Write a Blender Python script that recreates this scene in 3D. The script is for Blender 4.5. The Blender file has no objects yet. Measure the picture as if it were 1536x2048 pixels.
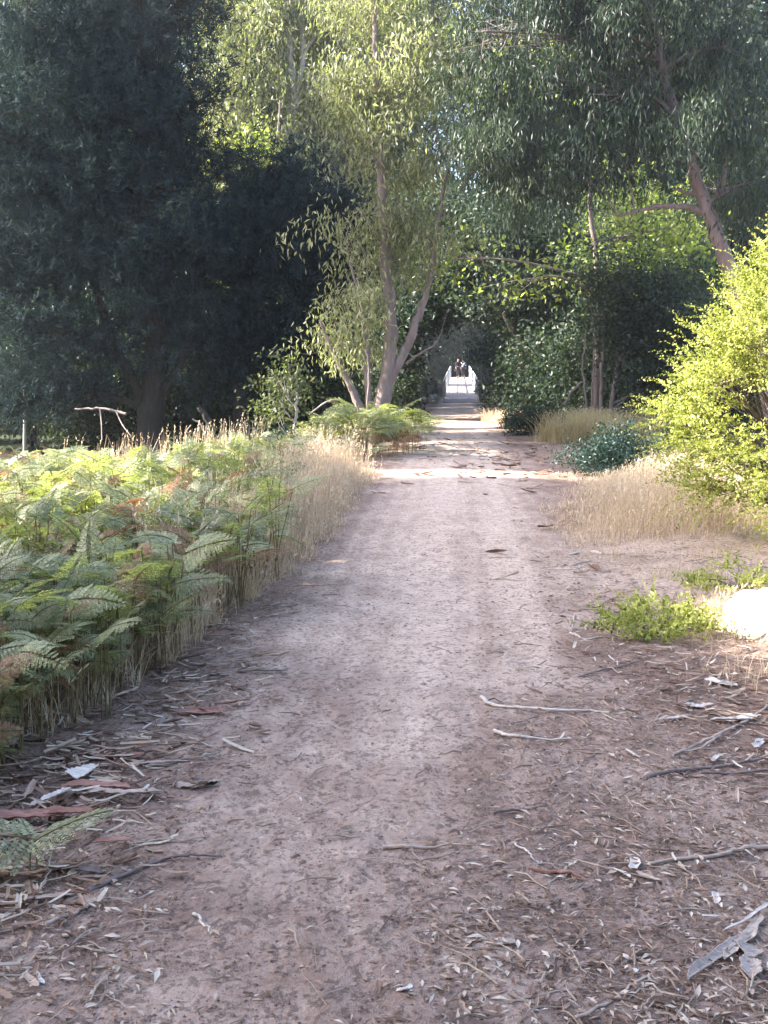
import bpy, math, random
import numpy as np
from mathutils import Vector

random.seed(7)
R = np.random.default_rng(11)
scene = bpy.context.scene
COL = scene.collection
F = 2200.0                      # focal length in pixels of the 1536x2048 photograph
HV = 745.0                      # row of the horizon
EYE = 1.5
PITCH = math.atan((1024 - HV) / F)

# ------------------------------------------------------------------ maths
def nrm(a):
    return a / (np.linalg.norm(a, axis=-1, keepdims=True) + 1e-9)

def at(u, v, Y):
    """world point at distance Y (along +y) seen at photo pixel u, v"""
    cx, cy = (u - 768) / F, (1024 - v) / F
    c, s = math.cos(PITCH), math.sin(PITCH)
    dy, dz = c + s * cy, -s + c * cy
    k = Y / dy
    return np.array([cx * k, Y, EYE + dz * k])

def smooth(a, b, x):
    t = np.clip((x - a) / (b - a), 0, 1)
    return t * t * (3 - 2 * t)

LEFT_Y = [0, 2.5, 4.4, 5.5, 7.25, 9.3, 12, 15.3, 20, 25, 31, 55, 70]
LEFT_X = [-1.7, -1.6, -1.4, -1.12, -.85, -.5, -.32, -.12, .3, .9, 1.43, 3.0, 4.0]
RIGHT_X = [1.9, 1.8, 1.6, 1.45, 1.35, 1.42, 1.7, 2.6, 2.95, 2.9, 3.05, 4.75, 5.8]
def left_edge(y): return np.interp(y, LEFT_Y, LEFT_X)
def right_edge(y): return np.interp(y, LEFT_Y, RIGHT_X)

def gh(x, y):
    x = np.asarray(x, float); y = np.asarray(y, float)
    dl = np.maximum(left_edge(y) - x, 0); dr = np.maximum(x - right_edge(y), 0)
    h = 0.018 * np.sin(x * 1.9 + 1.3 * np.sin(y * .7)) + 0.014 * np.sin(y * 1.3 + x * .8)
    h = h * np.interp(y, [0, 4, 60], [.6, 1, 1])
    h = h - .55 * smooth(.4, 5, dl) * smooth(7, 18, y)
    h = h + .05 * smooth(.0, .5, dl) * (1 - smooth(7, 12, y)) + .10 * smooth(.1, 1.6, dr) * (1 - smooth(10, 16, y))
    # creek bed below the bridge
    h = h - 2.6 * smooth(55.4, 62, y) * (1 - smooth(104, 116, y))
    # valley sides rising far away
    h = h + 7 * smooth(60, 170, np.abs(x - 4)) + 9 * smooth(112, 200, y)
    return h

def gnd(u, v):
    """ground point seen at photo pixel u, v"""
    lo, hi = 1.0, 54.0
    for _ in range(40):
        m = (lo + hi) / 2
        p = at(u, v, m)
        if p[2] > float(gh(p[0], p[1])): lo = m
        else: hi = m
    p = at(u, v, lo)
    return np.array([p[0], p[1], float(gh(p[0], p[1]))])

# ------------------------------------------------------------------ mesh builder
class MB:
    def __init__(s):
        s.V = []; s.T = []; s.nv = 0
        s.Q = []; s.QM = []; s.Tr = []; s.TM = []
    def add(s, V, quads=None, tris=None, mat=0, tint=0.5):
        V = np.asarray(V, float).reshape(-1, 3)
        t = np.asarray(tint, float)
        if t.ndim == 0: t = np.full(len(V), float(t))
        if quads is not None and len(quads):
            q = np.asarray(quads, int).reshape(-1, 4) + s.nv
            s.Q.append(q); s.QM.append(np.full(len(q), mat))
        if tris is not None and len(tris):
            q = np.asarray(tris, int).reshape(-1, 3) + s.nv
            s.Tr.append(q); s.TM.append(np.full(len(q), mat))
        s.V.append(V); s.T.append(t); s.nv += len(V)
    def mesh(s, name, mats, smooth_=False, offset=(0, 0, 0)):
        V = np.concatenate(s.V) - np.asarray(offset, float)
        T = np.concatenate(s.T)
        Q = np.concatenate(s.Q) if s.Q else np.zeros((0, 4), int)
        Tr = np.concatenate(s.Tr) if s.Tr else np.zeros((0, 3), int)
        me = bpy.data.meshes.new(name)
        me.vertices.add(len(V)); me.vertices.foreach_set('co', V.astype(np.float32).ravel())
        loops = np.concatenate([Q.ravel(), Tr.ravel()]).astype(np.int32)
        me.loops.add(len(loops)); me.loops.foreach_set('vertex_index', loops)
        n = len(Q) + len(Tr)
        st = np.concatenate([np.arange(len(Q)) * 4, len(Q) * 4 + np.arange(len(Tr)) * 3]).astype(np.int32)
        me.polygons.add(n); me.polygons.foreach_set('loop_start', st)
        mi = np.concatenate(s.QM + s.TM).astype(np.int32)
        me.polygons.foreach_set('material_index', mi)
        me.polygons.foreach_set('use_smooth', np.full(n, bool(smooth_)))
        a = me.attributes.new('tint', 'FLOAT', 'POINT'); a.data.foreach_set('value', T.astype(np.float32))
        for m in (mats if isinstance(mats, (list, tuple)) else [mats]): me.materials.append(m)
        me.update(calc_edges=True)
        return me
    def build(s, name, mats, parent=None, smooth_=False):
        off = parent.location if parent is not None else (0, 0, 0)
        o = bpy.data.objects.new(name, s.mesh(name, mats, smooth_, off)); COL.objects.link(o)
        if parent is not None: o.parent = parent
        return o
    def build_at(s, name, mats, loc, smooth_=False):
        o = bpy.data.objects.new(name, s.mesh(name, mats, smooth_, loc)); COL.objects.link(o)
        o.location = loc
        return o

def tag(o, label=None, cat=None, group=None, kind=None):
    if label: o['label'] = label
    if cat: o['category'] = cat
    if group: o['group'] = group
    if kind: o['kind'] = kind
    return o

def empty(name, loc, label, cat, group=None):
    o = bpy.data.objects.new(name, None); COL.objects.link(o)
    o.location = tuple(float(c) for c in loc); o.empty_display_size = .2
    return tag(o, label, cat, group)

def copy_thing(root, loc, rz=0, sc=(1, 1, 1), label=None, group=None):
    r = root.copy(); COL.objects.link(r); r.location = loc; r.rotation_euler = (0, 0, rz); r.scale = sc
    if label: r['label'] = label
    if group: r['group'] = group
    for ch in root.children:
        c = ch.copy(); COL.objects.link(c); c.parent = r
    return r

# ------------------------------------------------------------------ shapes
def tube(mb, pts, rad, n=6, mat=0, tint=.5, bump=0.0, seed=0):
    P = np.asarray(pts, float); m = len(P)
    rad = np.interp(np.linspace(0, 1, m), np.linspace(0, 1, len(rad)), rad) if len(rad) != m else np.asarray(rad, float)
    T = nrm(np.gradient(P, axis=0))
    a = np.array([0, 0, 1.]) if abs(T[0, 2]) < .8 else np.array([1., 0, 0])
    N = nrm(np.cross(T, a)); B = np.cross(T, N)
    th = np.linspace(0, 2 * np.pi, n, endpoint=False)
    r = rad[:, None] * np.ones((1, n))
    if bump:
        g = np.random.default_rng(seed); r = r * (1 + bump * g.normal(size=(m, n)))
    V = P[:, None] + (np.cos(th)[None, :, None] * N[:, None] + np.sin(th)[None, :, None] * B[:, None]) * r[..., None]
    i = np.arange(m - 1)[:, None] * n; j = np.arange(n)[None]; k = (j + 1) % n
    q = np.stack([i + j, i + k, i + n + k, i + n + j], -1).reshape(-1, 4)
    mb.add(V.reshape(-1, 3), q, None, mat, tint)
    V2 = np.stack([P[0], P[-1]])
    c0 = [[n * 0 + (b + 1) % n, b, m * n] for b in range(n)]
    c1 = [[(m - 1) * n + b, (m - 1) * n + (b + 1) % n, m * n + 1] for b in range(n)]
    # caps share the ring through a separate vertex block
    mb.add(np.concatenate([V.reshape(-1, 3), V2]), None, c0 + c1, mat, tint)

def curve(pts, n=12):
    """Catmull-Rom through points"""
    P = np.asarray(pts, float)
    if len(P) == 2: return P[0] + (P[1] - P[0]) * np.linspace(0, 1, n)[:, None]
    E = np.concatenate([[2 * P[0] - P[1]], P, [2 * P[-1] - P[-2]]])
    out = []
    t = np.linspace(0, len(P) - 1 - 1e-6, n)
    for s in t:
        i = int(s); f = s - i
        a, b, c, d = E[i], E[i + 1], E[i + 2], E[i + 3]
        out.append(.5 * (2 * b + (c - a) * f + (2 * a - 5 * b + 4 * c - d) * f * f + (3 * b - a - 3 * c + d) * f ** 3))
    return np.array(out)

def leaves(mb, P, D, L, W, mat=0, tint=.5, g=None, cup=.0):
    """diamond leaves: base P, direction D, length L, width W (arrays)"""
    n = len(P)
    if n == 0: return
    g = g or R
    D = nrm(D); S = nrm(np.cross(D, nrm(g.normal(size=(n, 3)))))
    L = np.broadcast_to(L, n)[:, None]; W = np.broadcast_to(W, n)[:, None]
    N = np.cross(S, D)
    mid = P + D * L * .42 + N * L * cup
    V = np.stack([P, mid + S * W / 2, P + D * L, mid - S * W / 2], 1).reshape(-1, 3)
    q = np.arange(n * 4).reshape(-1, 4)
    t = np.repeat(np.broadcast_to(tint, n), 4)
    mb.add(V, q, None, mat, t)

def box(mb, c, s, rot=None, mat=0, tint=.5, bevel=0.0):
    c = np.asarray(c, float); s = np.asarray(s, float) / 2
    V = np.array([[x, y, z] for x in (-1, 1) for y in (-1, 1) for z in (-1, 1)], float) * s
    if rot is not None:
        V = V @ np.asarray(rot).T
    q = [[0, 1, 3, 2], [4, 6, 7, 5], [0, 4, 5, 1], [2, 3, 7, 6], [0, 2, 6, 4], [1, 5, 7, 3]]
    mb.add(V + c, q, None, mat, tint)

# ------------------------------------------------------------------ materials
def newmat(name):
    m = bpy.data.materials.new(name); m.use_nodes = True
    nt = m.node_tree; nt.nodes.clear()
    out = nt.nodes.new('ShaderNodeOutputMaterial')
    return m, nt, out

def ramp(nt, cols, pos=None):
    r = nt.nodes.new('ShaderNodeValToRGB')
    pos = pos or [i / (len(cols) - 1) for i in range(len(cols))]
    e = r.color_ramp.elements
    e[0].position = pos[0]; e[0].color = (*cols[0], 1)
    e[1].position = pos[-1]; e[1].color = (*cols[-1], 1)
    for p, c in zip(pos[1:-1], cols[1:-1]):
        k = e.new(p); k.color = (*c, 1)
    return r

def leafmat(name, cols, trans=.45, tgain=(1.5, 1.7, .8), rough=.45, spec=.35, tintw=.5):
    """thin leaf: reflects and lets light through; colour varies per leaf and per clump"""
    m, nt, out = newmat(name); L = nt.links
    geo = nt.nodes.new('ShaderNodeNewGeometry'); att = nt.nodes.new('ShaderNodeAttribute'); att.attribute_name = 'tint'
    mix = nt.nodes.new('ShaderNodeMix'); mix.data_type = 'FLOAT'; mix.inputs[0].default_value = tintw
    L.new(geo.outputs['Random Per Island'], mix.inputs[2]); L.new(att.outputs['Fac'], mix.inputs[3])
    r = ramp(nt, cols); L.new(mix.outputs[0], r.inputs[0])
    p = nt.nodes.new('ShaderNodeBsdfPrincipled'); L.new(r.outputs[0], p.inputs['Base Color'])
    p.inputs['Roughness'].default_value = rough; p.inputs['Specular IOR Level'].default_value = spec
    t = nt.nodes.new('ShaderNodeBsdfTranslucent')
    mul = nt.nodes.new('ShaderNodeMix'); mul.data_type = 'RGBA'; mul.blend_type = 'MULTIPLY'; mul.inputs[0].default_value = 1
    L.new(r.outputs[0], mul.inputs[6]); mul.inputs[7].default_value = (*tgain, 1); L.new(mul.outputs[2], t.inputs[0])
    ms = nt.nodes.new('ShaderNodeMixShader'); ms.inputs[0].default_value = trans
    L.new(p.outputs[0], ms.inputs[1]); L.new(t.outputs[0], ms.inputs[2]); L.new(ms.outputs[0], out.inputs[0])
    return m

def solidmat(name, cols, scale=8, stretch=(1, 1, 1), rough=.85, bump=.3, dist=.01, tintw=.4, spec=.25, detail=6):
    """rough natural surface: noise through a ramp, shifted by the tint attribute, with bump"""
    m, nt, out = newmat(name); L = nt.links
    tc = nt.nodes.new('ShaderNodeTexCoord'); mp = nt.nodes.new('ShaderNodeMapping'); mp.inputs['Scale'].default_value = stretch
    L.new(tc.outputs['Object'], mp.inputs[0])
    nz = nt.nodes.new('ShaderNodeTexNoise'); nz.inputs['Scale'].default_value = scale; nz.inputs['Detail'].default_value = detail; nz.inputs['Roughness'].default_value = .65
    L.new(mp.outputs[0], nz.inputs[0])
    mr = nt.nodes.new('ShaderNodeMapRange'); mr.inputs[1].default_value = .3; mr.inputs[2].default_value = .7; L.new(nz.outputs[0], mr.inputs[0])
    att = nt.nodes.new('ShaderNodeAttribute'); att.attribute_name = 'tint'
    mix = nt.nodes.new('ShaderNodeMix'); mix.data_type = 'FLOAT'; mix.inputs[0].default_value = tintw
    L.new(mr.outputs[0], mix.inputs[2]); L.new(att.outputs['Fac'], mix.inputs[3])
    r = ramp(nt, cols); L.new(mix.outputs[0], r.inputs[0])
    p = nt.nodes.new('ShaderNodeBsdfPrincipled'); L.new(r.outputs[0], p.inputs['Base Color'])
    p.inputs['Roughness'].default_value = rough; p.inputs['Specular IOR Level'].default_value = spec
    b = nt.nodes.new('ShaderNodeBump'); b.inputs['Strength'].default_value = bump; b.inputs['Distance'].default_value = dist
    L.new(nz.outputs[0], b.inputs['Height']); L.new(b.outputs[0], p.inputs['Normal']); L.new(p.outputs[0], out.inputs[0])
    return m

def ground_mat():
    m, nt, out = newmat('dirt_ground'); L = nt.links; N = nt.nodes.new
    tc = N('ShaderNodeTexCoord')
    def noise(scale, detail=6, rough=.6, st=None):
        n = N('ShaderNodeTexNoise'); n.inputs['Scale'].default_value = scale; n.inputs['Detail'].default_value = detail; n.inputs['Roughness'].default_value = rough
        if st:
            mp = N('ShaderNodeMapping'); mp.inputs['Scale'].default_value = st; L.new(tc.outputs['Object'], mp.inputs[0]); L.new(mp.outputs[0], n.inputs[0])
        else: L.new(tc.outputs['Object'], n.inputs[0])
        return n
    def rng(src, a, b, c=0, d=1):
        r = N('ShaderNodeMapRange'); r.inputs[1].default_value = a; r.inputs[2].default_value = b; r.inputs[3].default_value = c; r.inputs[4].default_value = d
        L.new(src, r.inputs[0]); return r.outputs[0]
    def mixc(f, a, b, mode='MIX'):
        x = N('ShaderNodeMix'); x.data_type = 'RGBA'; x.blend_type = mode
        if isinstance(f, float): x.inputs[0].default_value = f
        else: L.new(f, x.inputs[0])
        for k, c in ((6, a), (7, b)):
            if isinstance(c, tuple): x.inputs[k].default_value = (*c, 1)
            else: L.new(c, x.inputs[k])
        return x.outputs[2]
    def math_(op, a, b):
        x = N('ShaderNodeMath'); x.operation = op
        for k, c in ((0, a), (1, b)):
            if isinstance(c, (int, float)): x.inputs[k].default_value = c
            else: L.new(c, x.inputs[k])
        return x.outputs[0]
    att = N('ShaderNodeAttribute'); att.attribute_name = 'tint'      # 1 on the worn track, 0 off it
    n1 = noise(1.1, 5); n2 = noise(7, 6, .7, (1, .55, 1)); n3 = noise(38, 5, .75, (1, .8, 1)); n4 = noise(140, 3, .7); n5 = noise(15, 4, .75, (.7, 1, 1))
    worn = rng(math_('ADD', att.outputs['Fac'], math_('ADD', rng(n1.outputs[0], .3, .7, -.3, .3), rng(n5.outputs[0], .3, .7, -.22, .22))), .1, .95)
    c_track = mixc(rng(n2.outputs[0], .3, .7), GC['track1'], GC['track2'])
    c_soil = mixc(rng(n2.outputs[0], .35, .65), GC['soil1'], GC['soil2'])
    c = mixc(worn, c_soil, c_track)
    # dark bits trodden into the surface
    bits = rng(math_('ADD', math_('MULTIPLY', n3.outputs[0], .6), math_('MULTIPLY', n5.outputs[0], .4)), .49, .57)
    c = mixc(math_('MULTIPLY', bits, rng(worn, 0, 1, .75, .55)), c, GC['bits'])
    v = N('ShaderNodeTexVoronoi'); v.inputs['Scale'].default_value = 60; mp = N('ShaderNodeMapping'); mp.inputs['Scale'].default_value = (.45, 1, 1)
    mp.inputs['Rotation'].default_value = (0, 0, .5); L.new(tc.outputs['Object'], mp.inputs[0]); L.new(mp.outputs[0], v.inputs[0])
    chips = rng(v.outputs['Distance'], .10, .16, 1, 0)
    sep = N('ShaderNodeSeparateColor'); L.new(v.outputs['Color'], sep.inputs[0])
    pick = rng(sep.outputs[0], .80, .84)
    c = mixc(math_('MULTIPLY', chips, math_('MULTIPLY', pick, .55)), c, GC['chip'])
    pick2 = rng(sep.outputs[1], .72, .76)
    c = mixc(math_('MULTIPLY', chips, math_('MULTIPLY', pick2, .6)), c, GC['bits'])
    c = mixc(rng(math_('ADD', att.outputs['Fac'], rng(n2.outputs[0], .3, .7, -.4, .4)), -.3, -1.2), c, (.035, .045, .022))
    p = N('ShaderNodeBsdfPrincipled'); L.new(c, p.inputs['Base Color']); p.inputs['Roughness'].default_value = .95; p.inputs['Specular IOR Level'].default_value = .15
    hsum = math_('ADD', math_('MULTIPLY', n3.outputs[0], 1.0), math_('ADD', math_('MULTIPLY', n4.outputs[0], .35), math_('MULTIPLY', n2.outputs[0], 2.0)))
    b = N('ShaderNodeBump'); b.inputs['Strength'].default_value = .8; b.inputs['Distance'].default_value = .03
    L.new(hsum, b.inputs['Height']); L.new(b.outputs[0], p.inputs['Normal']); L.new(p.outputs[0], out.inputs[0])
    return m

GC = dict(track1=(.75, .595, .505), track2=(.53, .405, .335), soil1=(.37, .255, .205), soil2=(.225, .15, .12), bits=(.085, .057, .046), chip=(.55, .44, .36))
M = {}
M['ground'] = ground_mat()
M['gum'] = leafmat('gum_leaf', [(.022, .040, .022), (.040, .062, .030), (.075, .10, .042), (.20, .23, .08)], .40, spec=.3, rough=.45)  # palest stop in the gum ramps puts leaf highlights into the colour
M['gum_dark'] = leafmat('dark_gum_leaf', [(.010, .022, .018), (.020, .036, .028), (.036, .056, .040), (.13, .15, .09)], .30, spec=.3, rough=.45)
M['gum_olive'] = leafmat('olive_gum_leaf', [(.03, .045, .022), (.065, .08, .04), (.13, .14, .075), (.34, .33, .20)], .40, spec=.3, rough=.45)
M['gum_sunlit'] = leafmat('sunlit_gum_leaf', [(.06, .075, .04), (.14, .15, .085), (.28, .28, .18), (.54, .52, .38)], .42, spec=.35, rough=.4)  # sunlit highlights put into a paler leaf colour
M['gum_yellow'] = leafmat('yellow_green_leaf', [(.10, .13, .035), (.18, .21, .06), (.33, .34, .12)], .5)
M['pine'] = leafmat('pine_needle', [(.010, .019, .026), (.020, .035, .044), (.046, .068, .074)], .12, spec=.1, rough=.8)
M['shrub'] = leafmat('bright_shrub_leaf', [(.07, .10, .02), (.20, .24, .05), (.34, .37, .10), (.46, .48, .16), (.62, .62, .30)], .40, (1.2, 1.2, .75), tintw=.55)
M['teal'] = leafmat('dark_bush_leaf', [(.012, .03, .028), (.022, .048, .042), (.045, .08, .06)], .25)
M['fern'] = leafmat('bracken_leaf', [(.08, .10, .05), (.19, .21, .115), (.34, .36, .215), (.58, .58, .38)], .38, (1.4, 1.55, .6), tintw=.5, spec=.5, rough=.4)
M['fern_dead'] = leafmat('dead_bracken_leaf', [(.17, .085, .045), (.28, .15, .09), (.38, .24, .16)], .3, (1.3, 1.1, .8))
M['fern_stem'] = solidmat('bracken_stalk', [(.09, .075, .035), (.19, .15, .075)], 30)
M['straw'] = leafmat('dry_grass_blade', [(.24, .18, .12), (.46, .37, .27), (.62, .53, .41), (.76, .68, .56)], .35, (1.2, 1.05, .85))
M['straw2'] = leafmat('tan_grass_blade', [(.22, .18, .09), (.42, .35, .20), (.60, .53, .36)], .35, (1.2, 1.1, .7))
M['litter'] = leafmat('litter_leaf', [(.09, .055, .04), (.20, .12, .085), (.33, .22, .165), (.50, .40, .32), (.66, .60, .52)], .1, (1, .9, .8), .6, .2, .1)
M['crumb'] = solidmat('soil_crumb', [(.09, .062, .05), (.22, .15, .12), (.38, .28, .23)], 3, tintw=.85)
M['twig'] = solidmat('twig_wood', [(.10, .07, .05), (.26, .19, .15), (.50, .41, .33)], 12, tintw=.8)
M['bark_gum'] = solidmat('gum_bark', [(.10, .078, .074), (.19, .15, .145), (.30, .25, .24)], 3, (3, 3, .6), bump=.5, dist=.03)
M['bark_pale'] = solidmat('pale_gum_bark', [(.24, .21, .20), (.40, .36, .34), (.55, .50, .47)], 3, (2, 2, .5), bump=.3, dist=.02)
M['bark_dark'] = solidmat('dark_bark', [(.016, .013, .012), (.032, .027, .025), (.06, .05, .046)], 5, (3, 3, .5), bump=.6, dist=.04)
M['deadwood'] = solidmat('grey_deadwood', [(.15, .12, .10), (.28, .235, .21), (.42, .36, .33)], 10, (4, 4, 1))
M['bark_red'] = solidmat('red_bark_peel', [(.15, .065, .05), (.27, .13, .10), (.42, .25, .20)], 14, (1, 6, 1), rough=.6, tintw=.25)
M['bark_tan'] = solidmat('tan_bark_peel', [(.24, .17, .14), (.40, .31, .26), (.55, .46, .40)], 14, (1, 6, 1), rough=.7, tintw=.25)
M['bark_white'] = solidmat('white_bark_peel', [(.38, .32, .29), (.56, .50, .46), (.74, .68, .63)], 14, (1, 5, 1), rough=.7, tintw=.25)
M['bark_pale2'] = solidmat('grey_bark_sheet', [(.25, .19, .165), (.46, .385, .345), (.68, .60, .55)], 40, (1, 5, 1), rough=.75, tintw=.2, bump=.8, dist=.01)
M['rock'] = solidmat('pale_rock', [(.28, .25, .21), (.48, .44, .38), (.62, .57, .50)], 9, bump=.7, dist=.03)
M['deck'] = solidmat('grey_deck_board', [(.20, .175, .17), (.29, .25, .245), (.36, .32, .31)], 2, (1, .3, 1))
M['white'] = solidmat('white_rail_paint', [(.30, .30, .32), (.42, .42, .44), (.52, .52, .54)], 6, rough=.5, bump=.1)
M['timber'] = solidmat('weathered_timber', [(.10, .09, .095), (.17, .16, .165), (.26, .24, .25)], 5, (1, 1, 4))
M['stone'] = solidmat('grey_stone', [(.22, .2, .2), (.38, .36, .36), (.5, .48, .48)], 6, bump=.6)
M['skin'] = solidmat('skin', [(.38, .22, .16), (.46, .28, .2)], 5, bump=.05)
M['cloth_dark'] = solidmat('dark_cloth', [(.018, .018, .025), (.035, .035, .045)], 20, bump=.1)
M['cloth_pale'] = solidmat('pale_blue_cloth', [(.42, .47, .58), (.55, .6, .7)], 20, bump=.1)
M['hair'] = solidmat('dark_hair', [(.015, .011, .009), (.04, .03, .025)], 30, bump=.1)
M['water'] = solidmat('creek_water', [(.02, .03, .03), (.04, .05, .045)], 1, rough=.08, bump=.1, spec=.5)

# ------------------------------------------------------------------ ground
def build_ground():
    def axis(lim, s0, k):
        a = [0.0]; st = s0
        while a[-1] < lim:
            a.append(a[-1] + st); st *= k
        return np.array(a)
    xp = axis(260, .05, 1.028); xs = np.concatenate([-xp[:0:-1], xp])
    yp = axis(420, .05, 1.013); ym = axis(60, .1, 1.12)
    ys = np.concatenate([-ym[:0:-1], yp])
    X, Y = np.meshgrid(xs, ys)
    Z = gh(X, Y)
    g = np.random.default_rng(3)
    near = (1 - smooth(10, 25, Y))
    Z = Z + .006 * g.normal(size=Z.shape) * near
    le, ri = left_edge(Y), right_edge(Y)
    c = (le + ri) / 2; w = (ri - le) / 2
    d = np.abs(X - c) / w
    cx = np.interp(Y, [0, 2.5, 4, 5.5, 8, 12, 60], [-.15, -.30, -.22, .1, .35, .75, 4.0]); hw = np.interp(Y, [0, 3, 4.2, 5.5, 8, 12, 20, 60], [.40, .48, .72, 1.0, 1.15, 1.25, 1.4, 1.2])
    q = X - .068 * Y + .04 * np.sin(Y * .8); strk = (.42 * np.exp(-((q - .42) / .13) ** 2) + .5 * np.exp(-((q + .22) / .16) ** 2) + .10 * np.sin(q * 31 + 2 * np.sin(Y * .5)) - .22) * smooth(3, 6, Y)
    T = (1 - smooth(.45, 1.25, np.abs(X - cx) / hw)) * np.interp(Y, [2, 3.5, 5, 7], [.34, .45, .75, 1]) + strk * (1 - smooth(.8, 1.2, np.abs(X - cx) / hw))
    T = np.maximum(T, .62 * smooth(5.2, 6.6, Y) * (1 - smooth(9.5, 12, Y)) * smooth(.5, 1.2, X) * (1 - smooth(3, 4.5, X)))
    T = np.maximum(T, .30 * smooth(.1, .5, ri - X) * smooth(-.1, .3, X - le))
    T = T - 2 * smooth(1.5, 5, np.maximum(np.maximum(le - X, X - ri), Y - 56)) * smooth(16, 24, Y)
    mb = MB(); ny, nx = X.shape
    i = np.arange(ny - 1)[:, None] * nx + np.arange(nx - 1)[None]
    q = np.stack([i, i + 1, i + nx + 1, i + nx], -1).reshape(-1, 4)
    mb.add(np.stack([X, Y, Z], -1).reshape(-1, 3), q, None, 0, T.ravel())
    tag(mb.build('ground', M['ground'], None, True), kind='structure')
    w = MB(); w.add([[-150, 57, -1.9], [160, 57, -1.9], [160, 113, -1.9], [-150, 113, -1.9]], [[0, 1, 2, 3]])
    tag(w.build('creek_water', M['water']), kind='structure')
build_ground()

# ------------------------------------------------------------------ litter on the ground
def scatter_ground(n, y0, y1, g, edge=0.0, margin=.35, power=1.0):
    """points on the ground inside the view wedge, denser near the camera; edge>0 keeps more of them away from the worn track"""
    out = []
    tot = 0
    while tot < n:
        t = g.random(n * 2)
        y = 1 / (1 / y0 + (1 / y1 - 1 / y0) * t)           # even in screen rows
        x = (g.random(n * 2) * 2 - 1) * (.36 * y + margin)
        le, ri = left_edge(y), right_edge(y)
        cx = np.interp(y, [2.5, 4, 5.5, 8, 12, 60], [-.30, -.22, .1, .35, .75, 4.0]); hw = np.interp(y, [3, 4.2, 5.5, 8, 12, 20], [.5, .7, 1.0, 1.15, 1.25, 1.3])
        d = np.abs(x - cx) / hw
        patch = .5 + .5 * np.sin(x * 3.1 + 2 * np.sin(y * 2.3)) * np.sin(y * 2.7 + 1.7 * np.sin(x * 1.9))
        k = (1 - edge) + edge * smooth(.3, 1.15, d)
        k = k * (.35 + .65 * patch)
        m = g.random(n * 2) < k
        out.append(np.stack([x[m], y[m]], 1)); tot += m.sum()
    P = np.concatenate(out)[:n]
    return np.column_stack([P, gh(P[:, 0], P[:, 1])])

def litter():
    g = np.random.default_rng(21)
    # fallen leaves: folded in the middle, slightly raised
    mb = MB()
    def leafset(n, y0, y1, Lr, Wr, edge, tr):
        P = scatter_ground(n, y0, y1, g, edge)
        a = g.random(n) * 2 * np.pi; D = np.stack([np.cos(a), np.sin(a), g.normal(0, .12, n)], 1); D = nrm(D)
        S = np.stack([-np.sin(a), np.cos(a), g.normal(0, .25, n)], 1); S = nrm(S)
        L = g.uniform(*Lr, n)[:, None] * np.clip(P[:, 1:2] / 5, .8, 1.6) ** .5; W = g.uniform(*Wr, n)[:, None]
        up = np.array([0, 0, 1.])
        P = P + up * (.004 + g.random(n)[:, None] * .008)
        bend = g.uniform(.02, .16, n)[:, None] * L
        A = P - D * L / 2; E = P + D * L / 2; B = P + up * bend + S * W / 2; C = P + up * bend - S * W / 2; mid = P + up * (bend * .5)
        V = np.stack([A, B, mid, C, E], 1).reshape(-1, 3)
        k = np.arange(n)[:, None] * 5
        t = np.repeat(g.uniform(*tr, n), 5)
        mb.add(V, None, np.concatenate([k + [0, 2, 1], k + [0, 3, 2], k + [1, 2, 4], k + [2, 3, 4]]), 0, t)
    leafset(6500, 2.2, 22, (.014, .045), (.005, .012), .93, (.0, .6))
    leafset(1300, 2.2, 22, (.03, .075), (.007, .016), .96, (.2, 1.))
    leafset(260, 2.2, 18, (.02, .05), (.010, .020), .6, (.85, 1.))
    tag(mb.build('leaf_litter', M['litter'], None), 'brown and pale fallen gum leaves scattered over the dirt track', 'leaf litter', kind='stuff')
    # soil crumbs and small clods
    mb = MB(); n = 22000
    P = scatter_ground(n, 2.2, 14, g, .6)
    s = g.uniform(.0018, .006, n) * np.clip(P[:, 1] / 5, .9, 1.5); s[g.random(n) < .03] *= 1.7
    base = np.array([[1, 0, 0], [0, 1, 0], [-1, 0, 0], [0, -1, 0], [0, 0, .8], [0, 0, -.4]])
    sc = g.uniform(.6, 1.5, (n, 6, 3)) * s[:, None, None]; sc[..., 0] *= 1.4
    V = P[:, None] + base[None] * sc
    k = np.arange(n)[:, None] * 6
    f = [[0, 1, 4], [1, 2, 4], [2, 3, 4], [3, 0, 4]]
    mb.add(V.reshape(-1, 3), None, np.concatenate([k + q for q in f]), 0, np.repeat(g.random(n), 6))
    tag(mb.build('soil_crumbs', M['crumb'], None), 'crumbs of soil and gravel loose on the track', 'gravel', kind='stuff')
    # small twigs
    mb = MB()
    P = scatter_ground(1500, 2.2, 16, g, .9)
    for p in P:
        a = g.random() * 6.28; L = g.uniform(.04, .20) * min(1.6, max(.8, p[1] / 5))
        q = [p + np.array([0, 0, .006])]
        for _ in range(3):
            a += g.normal(0, .3); w = q[-1] + np.array([math.cos(a), math.sin(a), 0]) * L / 3
            w[2] = float(gh(w[0], w[1])) + .005 + g.random() * .012; q.append(w)
        r = g.uniform(.0012, .0035)
        tube(mb, q, [r, r, r * .8, r * .4], 4, 0, g.random())
    tag(mb.build('twig_litter', M['twig'], None), 'small broken twigs lying over the dirt and leaves', 'twigs', kind='stuff')
litter()

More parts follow.
